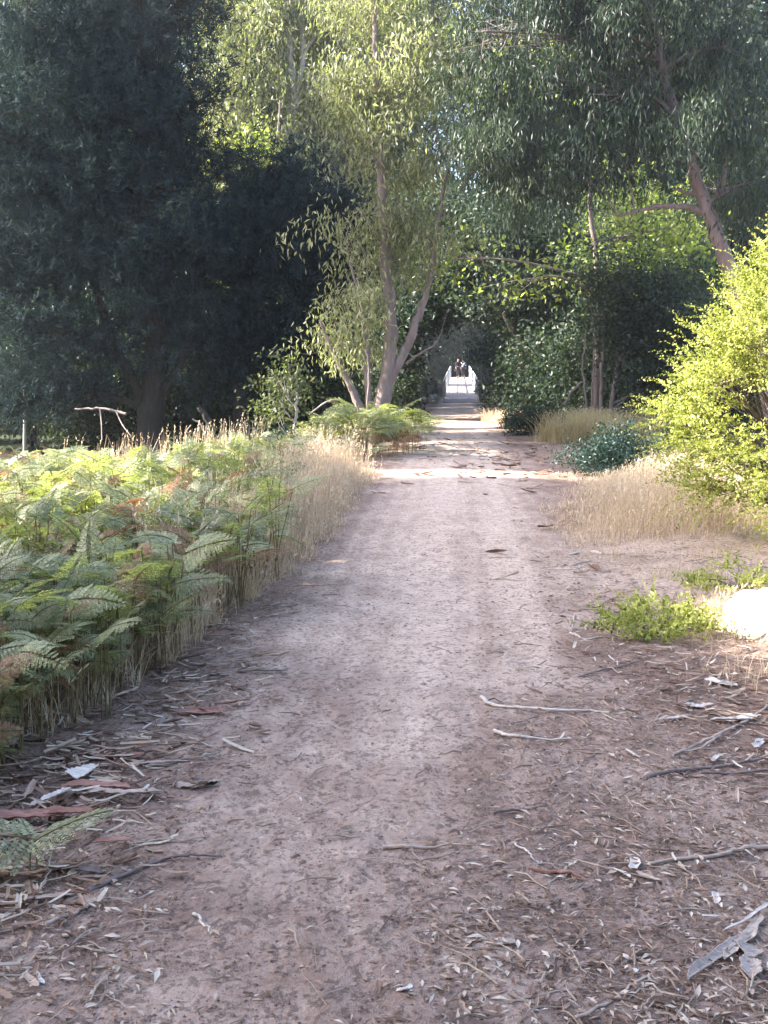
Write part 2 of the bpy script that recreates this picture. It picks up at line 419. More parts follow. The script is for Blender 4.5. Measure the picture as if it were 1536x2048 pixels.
# ------------------------------------------------------------------ grass
def blades(mb, P, H, W, g, lean=.25, heads=.0, mat=0, wind=(0.1, 0)):
    n = len(P); H = np.broadcast_to(H, n)[:, None]; W = np.broadcast_to(W, n)[:, None]
    a = g.random(n) * 2 * np.pi; ln = np.abs(g.normal(0, lean, n))[:, None]
    d = np.stack([np.cos(a), np.sin(a), 0 * a], 1) * ln + np.array([wind[0], wind[1], 0])
    b = g.random(n) * np.pi; S = np.stack([np.cos(b), np.sin(b), 0 * b], 1) * W / 2
    up = np.array([0, 0, 1.])
    p1 = P + (up * .5 + d * .18) * H; p2 = P + (up * .98 + d * .75) * H
    V = np.stack([P - S, P + S, p1 - S * .8, p1 + S * .8, p2 - S * .15, p2 + S * .15], 1).reshape(-1, 3)
    k = np.arange(n)[:, None] * 6; t = np.repeat(g.random(n), 6)
    mb.add(V, np.concatenate([k + [0, 1, 3, 2], k + [2, 3, 5, 4]]), None, mat, t)
    if heads > 0:
        m = g.random(n) < heads
        T = p2[m]; dirs = nrm(p2[m] - p1[m]); c = m.sum()
        for j in range(5):
            off = dirs * (g.uniform(-.09, .03, c)[:, None])
            leaves(mb, T + off, dirs + g.normal(0, .35, (c, 3)), g.uniform(.025, .05, c), g.uniform(.007, .012, c), mat, .8, g)

def region(n, g, fn):
    """random points (x, y) with fn(n) -> x, y"""
    x, y = fn(n); return np.column_stack([x, y, gh(x, y)])

def grass_left():
    g = np.random.default_rng(31); mb = MB()
    def f(n):
        y = 6.2 + 10.3 * g.random(n) ** .8
        le = left_edge(y) - .05
        le = le + .09 * np.sin(y * 5 + 2 * np.sin(y * 2.1)) + .05 * np.sin(y * 13)
        wid = np.interp(y, [6, 8, 10, 12, 16], [.35, .65, .8, .9, 1.1])
        x = le - wid * g.random(n) ** .8
        return x, y
    P = region(21000, g, f)
    d = left_edge(P[:, 1]) - P[:, 0]
    clump = .5 + .5 * np.sin(P[:, 0] * 9 + 3 * np.sin(P[:, 1] * 3)) * np.sin(P[:, 1] * 7)
    H = (.05 + .50 * smooth(-.05, .85, d)) * g.uniform(.35, 1.2, len(P)) * (.55 + .55 * clump)
    blades(mb, P, H, g.uniform(.003, .006, len(P)), g, .5, .12)
    P = region(1300, g, f)
    blades(mb, P, g.uniform(.35, .78, len(P)) * (.35 + .65 * smooth(0, .5, left_edge(P[:, 1]) - P[:, 0])), g.uniform(.004, .007, len(P)), g, .3, .9)
    P = P[g.random(len(P)) < .5]
    # sparse straw under the bracken edge nearer the camera
    def f2(n):
        y = 4.3 + 3.1 * g.random(n) ** .7
        x = left_edge(y) + .02 - .75 * g.random(n) ** 1.2
        return x, y
    P = region(4200, g, f2); P = P[np.sin(P[:, 0] * 11 + 2 * np.sin(P[:, 1] * 6)) * np.sin(P[:, 1] * 8) > .05]
    blades(mb, P, g.uniform(.05, .40, len(P)) ** 1.2, g.uniform(.0025, .005, len(P)), g, .9, .04)
    # tall stalks beyond the bracken
    def f3(n):
        y = 13 + 7 * g.random(n); x = -.1 * y - .2 - 2.6 * g.random(n) + .0 * y
        return x, y
    P = region(450, g, f3)
    blades(mb, P, g.uniform(.6, 1.05, len(P)), g.uniform(.006, .014, len(P)), g, .2, .5)
    tag(mb.build('dry_grass', M['straw'], None), 'dry straw grass along the left edge of the track beside the bracken', 'dry grass', kind='stuff')

def grass_right():
    g = np.random.default_rng(32); mb = MB()
    def f(n):
        y = 9.4 + 6.0 * g.random(n)
        y = y + .25 * np.sin(g.random(n) * 6.28); x = right_edge(y) + .05 + .12 * np.sin(y * 4) + np.interp(y, [9, 12, 16], [1.9, 2.2, 1.6]) * g.random(n) ** .8
        return x, y
    P = region(15000, g, f)
    d = np.minimum(P[:, 0] - right_edge(P[:, 1]), P[:, 1] - 9.2)
    clump = .5 + .5 * np.sin(P[:, 0] * 8 + 3 * np.sin(P[:, 1] * 2.2)) * np.sin(P[:, 1] * 5)
    H = (.03 + .46 * smooth(-.1, 1.6, d)) * g.uniform(.35, 1.15, len(P)) * (.6 + .5 * clump)
    blades(mb, P, H, g.uniform(.003, .006, len(P)), g, .5, .15)
    def fr(n):
        a = g.random(n) * 6.28; r = .27 + .12 * g.random(n)
        return 2.33 + r * np.cos(a), 6.55 + r * np.sin(a)
    P = region(700, g, fr)
    blades(mb, P, g.uniform(.03, .13, len(P)), g.uniform(.002, .004, len(P)), g, .9, .1)
    # thin dead tufts on the bare ground near the low shrub
    def f2(n):
        k = g.integers(0, 14, n); cx = 1.5 + 1.5 * np.sin(k * 5.3) ** 2; cy = 5.2 + 3.8 * (k / 14)
        return cx + .3 + g.normal(0, .12, n), cy + g.normal(0, .12, n)
    P = region(1500, g, f2)
    blades(mb, P, g.uniform(.03, .14, len(P)), g.uniform(.002, .005, len(P)), g, .8, 0)
    tag(mb.build('dry_grass', M['straw'], None), 'soft dry grass right of the track in front of the dark bush', 'dry grass', kind='stuff')
    mb = MB()
    def f4(n):
        k = g.integers(0, 16, n); gg = np.random.default_rng(9); cx = 4.45 + gg.normal(0, .38, 16); cy = 23.6 + gg.normal(0, .9, 16)
        return cx[k] + g.normal(0, .16, n), cy[k] + g.normal(0, .16, n)
    P = region(5000, g, f4)
    blades(mb, P, g.uniform(.2, .75, len(P)), g.uniform(.007, .014, len(P)), g, .75, .2)
    tag(mb.build('tussock_grass', M['straw2'], None), 'tan tussock grass under the thin stems on the right of the track', 'tussock', kind='stuff')
    mb = MB()
    def f5(n):
        a = g.random(n) * 6.28; r = np.sqrt(g.random(n))
        return 3.6 + .6 * r * np.cos(a), 34 + 2.2 * r * np.sin(a)
    P = region(1300, g, f5)
    blades(mb, P, g.uniform(.08, .42, len(P)), g.uniform(.008, .014, len(P)), g, .9, .3)
    tag(mb.build('sunlit_grass', M['straw'], None), 'small patch of sunlit dry grass at the track edge near the bridge', 'dry grass', kind='stuff')
grass_left(); grass_right()

# ------------------------------------------------------------------ bracken
def frond_template(npin, npul, g, droop=.35):
    """one bracken frond: blade in local frame, x along the rachis, y across, z up; unit blade length. returns verts (n,4,3) leaf quads and rachis points"""
    quads = []
    rx = np.linspace(0, 1, 9)
    rz = .28 * rx - droop * rx ** 2
    for i in range(npin):
        t = (i + .3) / npin
        if t > .985: continue
        px = t; pz = .28 * t - droop * t * t
        plen = .44 * (1 - t) ** .8 * (1 if t > .12 else .85) + .015
        for sgn in (-1, 1):
            fw = .35 + g.normal(0, .05)
            d = nrm(np.array([fw, sgn * 1.0, -.10 + g.normal(0, .07)]))
            k = max(2, int(npul * (plen / .42) ** .7))
            for j in range(k):
                s = (j + .6) / k; c = np.array([px, 0, pz]) + d * plen * s + np.array([0, 0, -.12 * plen * s * s])
                ll = (.095 * (1 - s) ** .7 + .02) * (.5 + plen) * (10 / npul) ** .6
                ww = plen / k * .62
                for s2 in (-1, 1):
                    nd = nrm(np.array([s2 * 1.0, sgn * .45 * 1, -.15]) + d * .35 + g.normal(0, .08, 3))
                    e = c + nd * ll
                    m = c + nd * ll * .45
                    quads.append([c, m + d * ww, e, m - d * ww * .6])
            quads.append([np.array([px, 0, pz]), np.array([px, 0, pz]) + d * plen * .5 + [0.004, 0, 0], np.array([px, 0, pz]) + d * plen + [0, 0, -.12 * plen], np.array([px, 0, pz]) + d * plen * .5 - [0.004, 0, 0]])
    return np.array(quads), np.column_stack([rx, 0 * rx, rz])

gF = np.random.default_rng(5)
HI = [frond_template(13, 10, gF, .22 + .22 * k) for k in range(3)]
MID = [frond_template(10, 5, gF, .22 + .22 * k) for k in range(3)]

def frond(mb, base, height, length, ang, pitch, tmpl, g, mat=0, tint=.5, stem=1):
    Q, Rx = tmpl
    lean = g.uniform(0, .25)
    top = base + np.array([math.cos(ang) * lean * height, math.sin(ang) * lean * height, height])
    ca, sa, cp, sp = math.cos(ang), math.sin(ang), math.cos(pitch), math.sin(pitch)
    roll = g.normal(0, .38); cr, sr = math.cos(roll), math.sin(roll)
    Rr = np.array([[1, 0, 0], [0, cr, -sr], [0, sr, cr]])
    Rp = np.array([[cp, 0, -sp], [0, 1, 0], [sp, 0, cp]])
    Rz = np.array([[ca, -sa, 0], [sa, ca, 0], [0, 0, 1]])
    A = Rz @ Rp @ Rr
    V = (Q.reshape(-1, 3) * length) @ A.T + top
    mb.add(V, np.arange(len(V)).reshape(-1, 4), None, mat, tint)
    rp = (Rx * length) @ A.T + top
    st = np.concatenate([[base, base * .5 + top * .5 + g.normal(0, .01, 3)], rp])
    tube(mb, st, np.linspace(.0034, .0007, len(st)), 4, stem, .4)

def in_bracken(x, y):
    lim = np.interp(y, [3.6, 4.4, 5.5, 7.2, 9, 12, 16, 21], [-1.55, -1.4, -1.12, -.86, -.90, -1.1, -1.3, -2.2])
    return x < lim

def bracken_bed():
    g = np.random.default_rng(41); mb = MB()
    cnt = 0
    pts = []
    while cnt < 2700:
        y = 3.3 + 18 * g.random(); x = -(.36 * y + .9) * g.random()
        if x > np.interp(y, [3, 6], [-.9, 0]) or not in_bracken(x, y): continue
        # thin out away from the camera
        if g.random() > min(1, .3 + 8 / y ** 1.1): continue
        pts.append((x, y)); cnt += 1
    for _ in range(320):
        y = 3.5 + 2.4 * g.random(); x = np.interp(y, [3.6, 4.4, 5.5, 7.2], [-1.5, -1.38, -1.15, -.95]) - 1.1 * g.random(); pts.append((x, y))
    for x, y in pts:
        z = float(gh(x, y)); b = np.array([x, y, z])
        hs = np.interp(y, [3, 4.2, 5.5, 7, 9, 12, 20], [.26, .38, .48, .54, .68, .64, .55])
        h = hs * g.uniform(.55, 1.12) * (.88 + .22 * math.sin(x * 3.3 + 2 * math.sin(y * 1.4)) * math.sin(y * 2.1 + x))
        ln = g.uniform(.16, .33) * (.8 if y < 6.5 else 1)
        dead = g.random() < .10
        tm = HI if y < 5.5 else MID
        ang = g.random() * 6.28
        frond(mb, b, h, ln, ang, g.uniform(-.05, .75), tm[g.integers(3)], g, 2 if dead else 0, g.random() if not dead else .5)
        if g.random() < .75:
            frond(mb, b, h * g.uniform(.55, .9), ln * .9, ang + 3.14 + g.normal(0, .5), g.uniform(-.1, .3), tm[g.integers(3)], g, 2 if dead else 0, g.random())
    # fern mound by the forked tree
    for k in range(230):
        a = g.random() * 6.28; r = math.sqrt(g.random())
        x, y = -.35 + 1.45 * r * math.cos(a), 20.9 + 1.9 * r * math.sin(a)
        if x > left_edge(y) + .35: continue
        b = np.array([x, y, float(gh(x, y))])
        h = (.25 + .62 * (1 - r * r)) * g.uniform(.75, 1.1)
        dead = (g.random() < .5 if x > .1 and y < 20.6 else g.random() < .04)
        if dead: h *= .45
        frond(mb, b, h, g.uniform(.38, .6), g.random() * 6.28, g.uniform(-.1, .4), MID[g.integers(3)], g, 2 if dead else 0, g.random())
    tag(mb.build('bracken', [M['fern'], M['fern_stem'], M['fern_dead']]), 'dense bed of green bracken left of the track', 'bracken', kind='stuff')
bracken_bed()

def bracken_plants():
    """ferns that can be told apart along the near edge of the bed"""
    g = np.random.default_rng(43)
    specs = [((60, 1760), .12, .34, .4, 'small low bracken fern lying over the bark at the lower left', 2),
             ((205, 1440), .42, 0.29, -.2, 'nearest bracken fern on a thin dark stalk at the bed edge', 3),
             ((320, 1345), .52, 0.30, .2, 'bracken fern with one straight dark stalk beside pale straw', 3),
             ((350, 1320), .62, 0.32, -.5, 'taller bracken fern spreading over the straw edge', 3),
             ((470, 1215), .62, 0.34, .1, 'bracken fern leaning out above the dry stalks near the track', 3),
             ((545, 1160), .70, 0.34, 0., 'outermost bracken fern overhanging the dry grass verge', 4)]
    for (u, v), h, ln, a0, lab, nf in specs:
        b = gnd(u, v)
        root = empty('bracken_fern', b, lab, 'fern', 'bracken ferns at the edge of the bed')
        for k in range(nf):
            mb = MB()
            frond(mb, b + np.array([.015 * k, .01 * k, 0]), h * g.uniform(.8, 1.05), ln * g.uniform(.8, 1.05), a0 + k * 6.28 / nf + g.normal(0, .3), g.uniform(0, .3), HI[k % 3], g, 0, g.uniform(.2, .7))
            mb.build('frond', [M['fern'], M['fern_stem']], root)
bracken_plants()

# ------------------------------------------------------------------ trees
def blob_points(blobs, n, g, shell=2.0, gap=.35):
    B = np.array([b[:6] for b in blobs], float)
    w = B[:, 3] * B[:, 5] + B[:, 3] * B[:, 4]; w = w / w.sum()
    k = g.choice(len(B), n * 2, p=w)
    d = nrm(g.normal(size=(n * 2, 3))); r = g.random(n * 2) ** (1 / shell)
    P = B[k, :3] + d * r[:, None] * B[k, 3:6]
    f = np.sin(P[:, 0] * 2.1 + 1.7 * np.sin(P[:, 2] * 1.3)) * np.sin(P[:, 2] * 2.6 + 1.3 * np.sin(P[:, 1] * 1.7)) * np.sin(P[:, 1] * 1.9 + P[:, 0])
    P = P + g.normal(0, 1, P.shape) * (.10 + .10 * B[k, 3:4])
    m = f > -gap + .5 * (g.random(n * 2) - .5)
    return P[m][:n], k[m][:n]

def foliage(mb, P, style, dens, g, mat=0, size=1.0):
    nC = len(P); ct = g.random(nC)
    ct = np.clip(ct * .5 + .25 + .25 * np.sin(P[:, 0] * 1.3 + P[:, 2] * .9), 0, 1)
    def rep(k): return np.repeat(P, k, 0), np.repeat(ct, k)
    if style == 'gum':
        k = dens; C, t = rep(k); n = len(C)
        off = g.normal(0, 1, (n, 3)) * np.array([.19, .19, .22]) * size; off[:, 2] -= .12 * size
        D = g.normal(0, .55, (n, 3)) + np.array([0, 0, -1.0]); 
        leaves(mb, C + off, D, g.uniform(.11, .22, n) * size, g.uniform(.030, .058, n) * size, mat, t, g, .06)
    elif style == 'willow':
        k = dens; C, t = rep(k); n = len(C)
        off = g.normal(0, 1, (n, 3)) * np.array([.14, .14, .05]) * size; off[:, 2] -= g.random(n) ** 1.5 * .6 * size
        D = g.normal(0, .42, (n, 3)) + np.array([0, 0, -1.0])
        leaves(mb, C + off, D, g.uniform(.08, .25, n) * size, g.uniform(.018, .045, n) * size, mat, t, g, .03)
    elif style == 'broad':
        k = dens; C, t = rep(k); n = len(C)
        off = g.normal(0, 1, (n, 3)) * np.array([.19, .19, .14]) * size
        D = g.normal(0, 1, (n, 3)) + np.array([0, 0, -.3])
        leaves(mb, C + off, D, g.uniform(.08, .15, n) * size, g.uniform(.045, .08, n) * size, mat, t, g, .05)
    elif style == 'pine':
        tufts = 5; C = np.repeat(P, tufts, 0) + g.normal(0, 1, (nC * tufts, 3)) * np.array([.28, .28, .12]) * size
        ax = nrm(g.normal(0, .6, C.shape) + np.array([0, 0, .55]))
        tt = np.repeat(ct, tufts)
        k = dens; C2 = np.repeat(C, k, 0) + np.repeat(ax, k, 0) * (g.random(len(C) * k) * .16 * size)[:, None]
        D = nrm(np.repeat(ax, k, 0) * .7 + g.normal(0, .62, (len(C) * k, 3)))
        leaves(mb, C2, D, g.uniform(.12, .22, len(C2)) * size, g.uniform(.012, .022, len(C2)) * size, mat, np.repeat(tt, k), g, .0)

def tree(name, label, cat, trunks, blobs, style, leaf, bark, ncl, dens, seed, group=None, size=1.0, gap=.35, twigs=.25, shell=2.0, limb_r=.06, clump=5):
    """trunks: list of (points, r0, r1); blobs: (x, y, z, rx, ry, rz). one trunk mesh with limbs, one crown mesh."""
    g = np.random.default_rng(seed)
    base = np.asarray(trunks[0][0][0], float)
    root = empty(name, base, label, cat, group)
    mb = MB(); nodes = []
    for j, (pts, r0, r1) in enumerate(trunks):
        C = curve(pts, 6 * len(pts)); rr = np.linspace(r0, r1, len(C))
        if j == 0: rr[0] *= 1.35; rr[1] *= 1.12
        C[1:-1] += g.normal(0, .012, C[1:-1].shape)
        tube(mb, C, rr, 10, 0, .5, .05, seed + j)
        nodes += [(c, r) for c, r in zip(C[2:], rr[2:])]
    NP = np.array([c for c, r in nodes]); NR = np.array([r for c, r in nodes])
    limb_nodes = []
    for b in blobs:
        c = np.array(b[:3])
        dd = np.linalg.norm(NP - c, axis=1) + 1.2 * np.maximum(NP[:, 2] - c[2] + .3, 0)
        i = int(np.argmin(dd)); s = NP[i]
        mid = (s + c) / 2 + np.array([0, 0, .12 * np.linalg.norm(c - s)]) + g.normal(0, .08, 3) * np.linalg.norm(c - s)
        C = curve([s, mid, c + g.normal(0, .1, 3)], 9)
        r = min(NR[i] * .6, limb_r)
        tube(mb, C, np.linspace(r, r * .35, 9), 6, 0, .5)
        limb_nodes.append((C[3:], r * .4))
    if clump > 1:
        P0, K0 = blob_points(blobs, max(6, ncl // clump), g, shell, gap)
        P = np.repeat(P0, clump, 0); K = np.repeat(K0, clump); spread = .17 + .16 * g.random(len(P0)); spread = np.repeat(spread, clump)[:, None]
        P = P + g.normal(0, 1, P.shape) * spread * size * np.array([1.25, 1.25, .8])
    else:
        P, K = blob_points(blobs, ncl, g, shell, gap)
    free = ~((P[:, 1] > 14) & (P[:, 1] < 60) & (P[:, 0] > .069 * P[:, 1] - 1.35) & (P[:, 0] < .069 * P[:, 1] + 1.15) & (P[:, 2] < np.interp(P[:, 1], [14, 30, 50], [3.4, 2.9, 2.9])))
    P, K = P[free], K[free]                       # walkers keep the track clear below head height
    tw = g.random(len(P)) < twigs
    for p, k in zip(P[tw], K[tw]):
        C, r = limb_nodes[k]; s = C[g.integers(len(C))]
        m = (s + p) / 2 + g.normal(0, .08, 3) + np.array([0, 0, .06])
        tube(mb, [s, m, p], [r * .55, r * .35, r * .12], 3, 0, .5)
    mb.build('trunk', bark, root, True)
    cb = MB(); foliage(cb, P, style, dens, g, 0, size)
    cb.build('crown', leaf, root)
    return root

def pb(Z, lst, ry=1.0, dz=0):
    """blobs given as photo pixels (u, v, ru, rv[, dY]) at distance Z"""
    out = []
    for q in lst:
        u, v, ru, rv = q[:4]; Y = Z + (q[4] if len(q) > 4 else 0)
        p = at(u, v, Y); k = Y / F
        out.append((p[0], p[1], p[2], ru * k, max(.5, ry * (ru + rv) / 2 * k), rv * k))
    return out

def tp(Z, lst, r0, r1, ground=False):
    pts = []
    for q in lst:
        p = at(q[0], q[1], Z + (q[2] if len(q) > 2 else 0)); pts.append(p)
    if ground: pts[0][2] = float(gh(pts[0][0], pts[0][1])) - .08
    return (pts, r0, r1)

# big dark pine on the left
Z = 26
tree('pine_tree', 'huge dark pine filling the upper left of the view', 'pine tree',
     [tp(Z, [(305, 900), (303, 830), (312, 700), (300, 500), (285, 250), (270, -50), (260, -450)], .34, .10, True),
      tp(Z, [(303, 840), (265, 760), (225, 680), (185, 560), (120, 420)], .17, .05),
      tp(Z, [(308, 800), (355, 740), (385, 640), (400, 500)], .15, .04)],
     pb(Z, [(70, 60, 120, 90), (200, 90, 130, 110), (350, 60, 100, 100), (120, 230, 140, 90), (290, 240, 120, 100), (390, 210, 60, 90), (60, 380, 120, 80),
            (220, 390, 130, 90), (360, 380, 85, 90), (110, 530, 140, 75), (280, 530, 120, 80), (400, 500, 90, 80), (50, 680, 110, 65), (190, 690, 110, 55),
            (330, 660, 90, 50), (-60, 250, 110, 110), (-70, 520, 100, 90), (150, -100, 160, 90), (330, -90, 120, 90), (220, -260, 140, 110), (260, -420, 90, 90),
            (30, 790, 90, 45), (150, 790, 60, 35)], 1.1),
     'pine', M['pine'], M['bark_dark'], 3200, 13, 101, size=1.25, gap=.22, twigs=.3, shell=1.8, limb_r=.09)
Z = 27
tree('pine_tree', 'shorter dark pine standing between the huge pine and the forked gum', 'pine tree',
     [tp(Z, [(478, 900), (480, 820), (470, 700), (490, 560), (520, 400), (540, 330)], .22, .06, True)],
     pb(Z, [(480, 400, 70, 60), (560, 440, 90, 80), (650, 440, 60, 75), (500, 540, 90, 70), (600, 560, 80, 60), (420, 640, 80, 55), (520, 660, 70, 50),
            (450, 320, 50, 40), (560, 350, 60, 35), (690, 440, 50, 60), (670, 540, 50, 40), (620, 630, 45, 45), (570, 700, 60, 40), (640, 690, 30, 30), (440, 750, 60, 40)], 1.1),
     'pine', M['pine'], M['bark_dark'], 1550, 13, 102, size=1.2, gap=.6, twigs=.3, shell=1.8)

# forked gum in the centre
Z = 23
tree('gum_tree', 'reddish brown gum with a forked trunk rising from ferns beside the track', 'gum tree',
     [tp(Z, [(742, 893), (755, 835), (772, 770), (782, 690), (778, 600), (768, 430), (758, 250), (750, 60), (752, -80)], .21, .04, True),
      tp(Z, [(765, 800), (788, 742), (815, 690), (838, 630), (858, 560), (880, 420), (905, 280)], .13, .03),
      tp(Z, [(812, 728), (838, 708), (868, 690), (882, 665)], .03, .012),
      tp(Z, [(745, 850), (735, 760), (735, 690), (720, 600), (690, 480)], .09, .02),
      tp(Z, [(738, 850), (700, 770), (660, 690), (640, 640)], .10, .03)],
     pb(Z, [(770, 520, 90, 45), (710, 580, 60, 40), (870, 560, 70, 40), (800, 430, 80, 45), (720, 430, 55, 40), (760, 300, 70, 50), (900, 620, 50, 30),
            (850, 330, 60, 45), (790, 190, 80, 50), (700, 180, 50, 60), (860, 90, 70, 60), (750, -20, 120, 60), (690, 690, 45, 22), (850, 480, 60, 40)], 1.3),
     'gum', M['gum_sunlit'], M['bark_gum'], 800, 22, 103, size=.9, gap=.10, twigs=.5, limb_r=.05)

# tall pale gum behind
Z = 40
tree('gum_tree', 'tall slender grey gum with sunlit leaves right of the huge pine', 'gum tree',
     [tp(Z, [(560, 880), (555, 600), (560, 380), (578, 250), (590, 200), (582, 120), (575, 0), (570, -150)], .24, .07, True),
      tp(Z, [(590, 200), (606, 120), (600, 0), (603, -120)], .11, .05),
      tp(Z, [(604, 110), (640, 60), (680, 10), (710, -40)], .06, .03)],
     pb(Z, [(500, 60, 75, 90), (470, 180, 60, 80), (540, 200, 60, 70), (620, 280, 60, 50), (520, 300, 80, 60), (560, 20, 80, 60), (690, 20, 70, 60),
            (690, 180, 60, 70), (470, 330, 60, 50), (640, 380, 70, 60), (600, -120, 120, 70), (470, -60, 90, 60)], 1.0),
     'gum', M['gum_sunlit'], M['bark_pale'], 1500, 20, 104, size=1.35, gap=.1, twigs=.3)
Z = 46
tree('sunlit_leaf_tree', 'glowing yellow green tree behind the slender grey gum', 'tree',
     [tp(Z, [(655, 860), (660, 600), (655, 300), (650, 50), (655, -100)], .2, .05, True)],
     pb(Z, [(655, 90, 60, 60), (640, 180, 60, 60), (680, 30, 50, 50), (620, 60, 50, 70), (655, 260, 50, 50), (560, 230, 40, 60), (650, -40, 60, 50)], 1.0),
     'broad', M['gum_yellow'], M['bark_gum'], 900, 26, 105, size=1.6, gap=.4)

# leaning gum on the right
Z = 22
tree('gum_tree', 'leaning mauve grey gum trunk above the bright shrub', 'gum tree',
     [tp(Z, [(1560, 960), (1530, 760), (1478, 580), (1448, 510), (1420, 435), (1395, 370), (1378, 310), (1345, 210), (1318, 100), (1300, -60), (1280, -200)], .18, .06, True),
      tp(Z, [(1418, 430), (1375, 415), (1320, 412), (1265, 425), (1235, 432)], .07, .02),
      tp(Z, [(1400, 390), (1370, 385), (1350, 378)], .04, .02),
      tp(Z, [(1385, 330), (1360, 318), (1340, 314)], .03, .012),
      tp(Z, [(1412, 410), (1440, 380), (1450, 330)], .07, .04)],
     pb(Z, [(1200, 60, 100, 90), (1240, 200, 90, 80), (1080, 160, 90, 80), (1340, 130, 80, 80, 1.2), (1450, 90, 90, 90), (1140, 300, 90, 70), (1000, 260, 70, 70),
            (1480, 240, 70, 80), (1250, 320, 70, 50), (960, 90, 80, 80), (1330, -40, 130, 70), (1120, 0, 110, 60), (1500, 380, 50, 70), (1440, 380, 40, 50, 1.5), (1040, 360, 70, 60), (1180, -100, 150, 80), (1365, 240, 35, 35, -1.2)], 1.0),
     'willow', M['gum_dark'], M['bark_gum'], 2500, 26, 106, size=.9, gap=.12, twigs=.3, limb_r=.06)

# trees that arch over the track before the bridge
Z = 34
tree('bottlebrush_tree', 'round leaved tree arching over the track from the right before the bridge', 'tree',
     [tp(Z, [(1115, 850), (1085, 760), (1050, 690), (1015, 640), (985, 570), (960, 500)], .17, .05, True),
      tp(Z, [(1110, 840), (1130, 740), (1150, 640), (1150, 520)], .12, .05)],
     pb(Z, [(1060, 540, 90, 60), (960, 590, 55, 32), (1140, 600, 80, 60), (1000, 500, 80, 50), (1095, 700, 55, 45), (1150, 480, 80, 60), (1010, 630, 50, 28, 1),
            (1045, 730, 40, 45), (1060, 790, 35, 30), (1200, 700, 60, 60), (1050, 440, 90, 50), (1130, 780, 60, 40)], 1.0),
     'broad', M['gum_dark'], M['bark_dark'], 1300, 20, 107, clump=4, size=1.25, gap=.2, twigs=.4)
Z = 36
tree('bottlebrush_tree', 'dark leafy tree closing over the track from the left of the bridge', 'tree',
     [tp(Z, [(815, 850), (820, 760), (835, 660), (870, 560), (900, 480)], .15, .05, True)],
     pb(Z, [(830, 700, 40, 70), (840, 600, 60, 45), (900, 560, 60, 45), (920, 480, 80, 60), (860, 440, 70, 60), (800, 640, 50, 50), (785, 760, 40, 50), (890, 600, 50, 28), (940, 565, 60, 40), (965, 620, 30, 18), (850, 620, 40, 40), (930, 520, 60, 50), (812, 790, 30, 22)], 1.0),
     'broad', M['gum_dark'], M['bark_dark'], 1500, 22, 108, clump=2, size=1.3, gap=.35)
Z = 26
tree('shrub_tree', 'dark multi stemmed shrub tree between tussock grass and bright shrub', 'tree',
     [tp(Z, [(1205, 872), (1202, 800), (1203, 735), (1205, 660), (1200, 610), (1175, 590)], .05, .02, True),
      tp(Z, [(1168, 872), (1172, 800), (1165, 740), (1172, 660)], .035, .015, True),
      tp(Z, [(1185, 872), (1184, 800), (1187, 740), (1190, 650)], .035, .015, True),
      tp(Z, [(1215, 872), (1225, 790), (1240, 720), (1270, 650)], .06, .02, True),
      tp(Z, [(1128, 810), (1150, 775), (1172, 760)], .03, .02),
      tp(Z, [(1212, 660), (1190, 640), (1178, 600), (1170, 570)], .03, .012)],
     pb(Z, [(1270, 620, 80, 55), (1230, 700, 55, 50), (1310, 700, 60, 70), (1210, 620, 50, 50), (1300, 800, 50, 55), (1360, 780, 50, 60), (1330, 580, 60, 50), (1250, 540, 70, 50), (1400, 680, 60, 80), (1260, 790, 40, 40)], 1.0),
     'broad', M['gum_dark'], M['bark_gum'], 900, 24, 109, size=.85, gap=.15, twigs=.4)
tree('shrub_tree', 'sunlit leafy tree behind the leaning gum branch on the right', 'tree',
     [tp(31, [(1330, 880), (1320, 700), (1330, 520), (1340, 420)], .13, .04, True)],
     pb(31, [(1340, 460, 60, 45), (1280, 500, 60, 50), (1390, 520, 60, 60), (1200, 540, 50, 50), (1440, 600, 60, 60), (1230, 400, 50, 40)], 1.0),
     'broad', M['gum'], M['bark_gum'], 700, 26, 110, size=.9, gap=.5)
# saplings and thin leaning trunks at the left
tree('sapling', 'thin grey sapling with lime green leaves left of the fern mound', 'sapling',
     [tp(20, [(588, 905), (591, 850), (593, 800), (596, 765)], .035, .018, True)],
     pb(20, [(560, 785, 22, 22), (552, 850, 38, 18), (580, 750, 25, 18), (545, 810, 18, 20)], 1.0),
     'broad', M['gum_olive'], M['bark_pale'], 70, 20, 111, size=.75, gap=.9, twigs=.6)
tree('gum_tree', 'small pale stemmed gum with hanging leaves between dark pine and forked gum', 'gum tree',
     [tp(30, [(640, 870), (650, 780), (640, 700), (655, 600), (640, 480)], .10, .04, True)],
     pb(30, [(600, 620, 60, 45), (560, 660, 50, 40), (660, 560, 55, 50), (630, 720, 55, 40), (670, 660, 40, 40), (500, 620, 35, 25)], 1.0),
     'gum', M['gum'], M['bark_pale'], 520, 26, 112, size=.95, gap=.5)

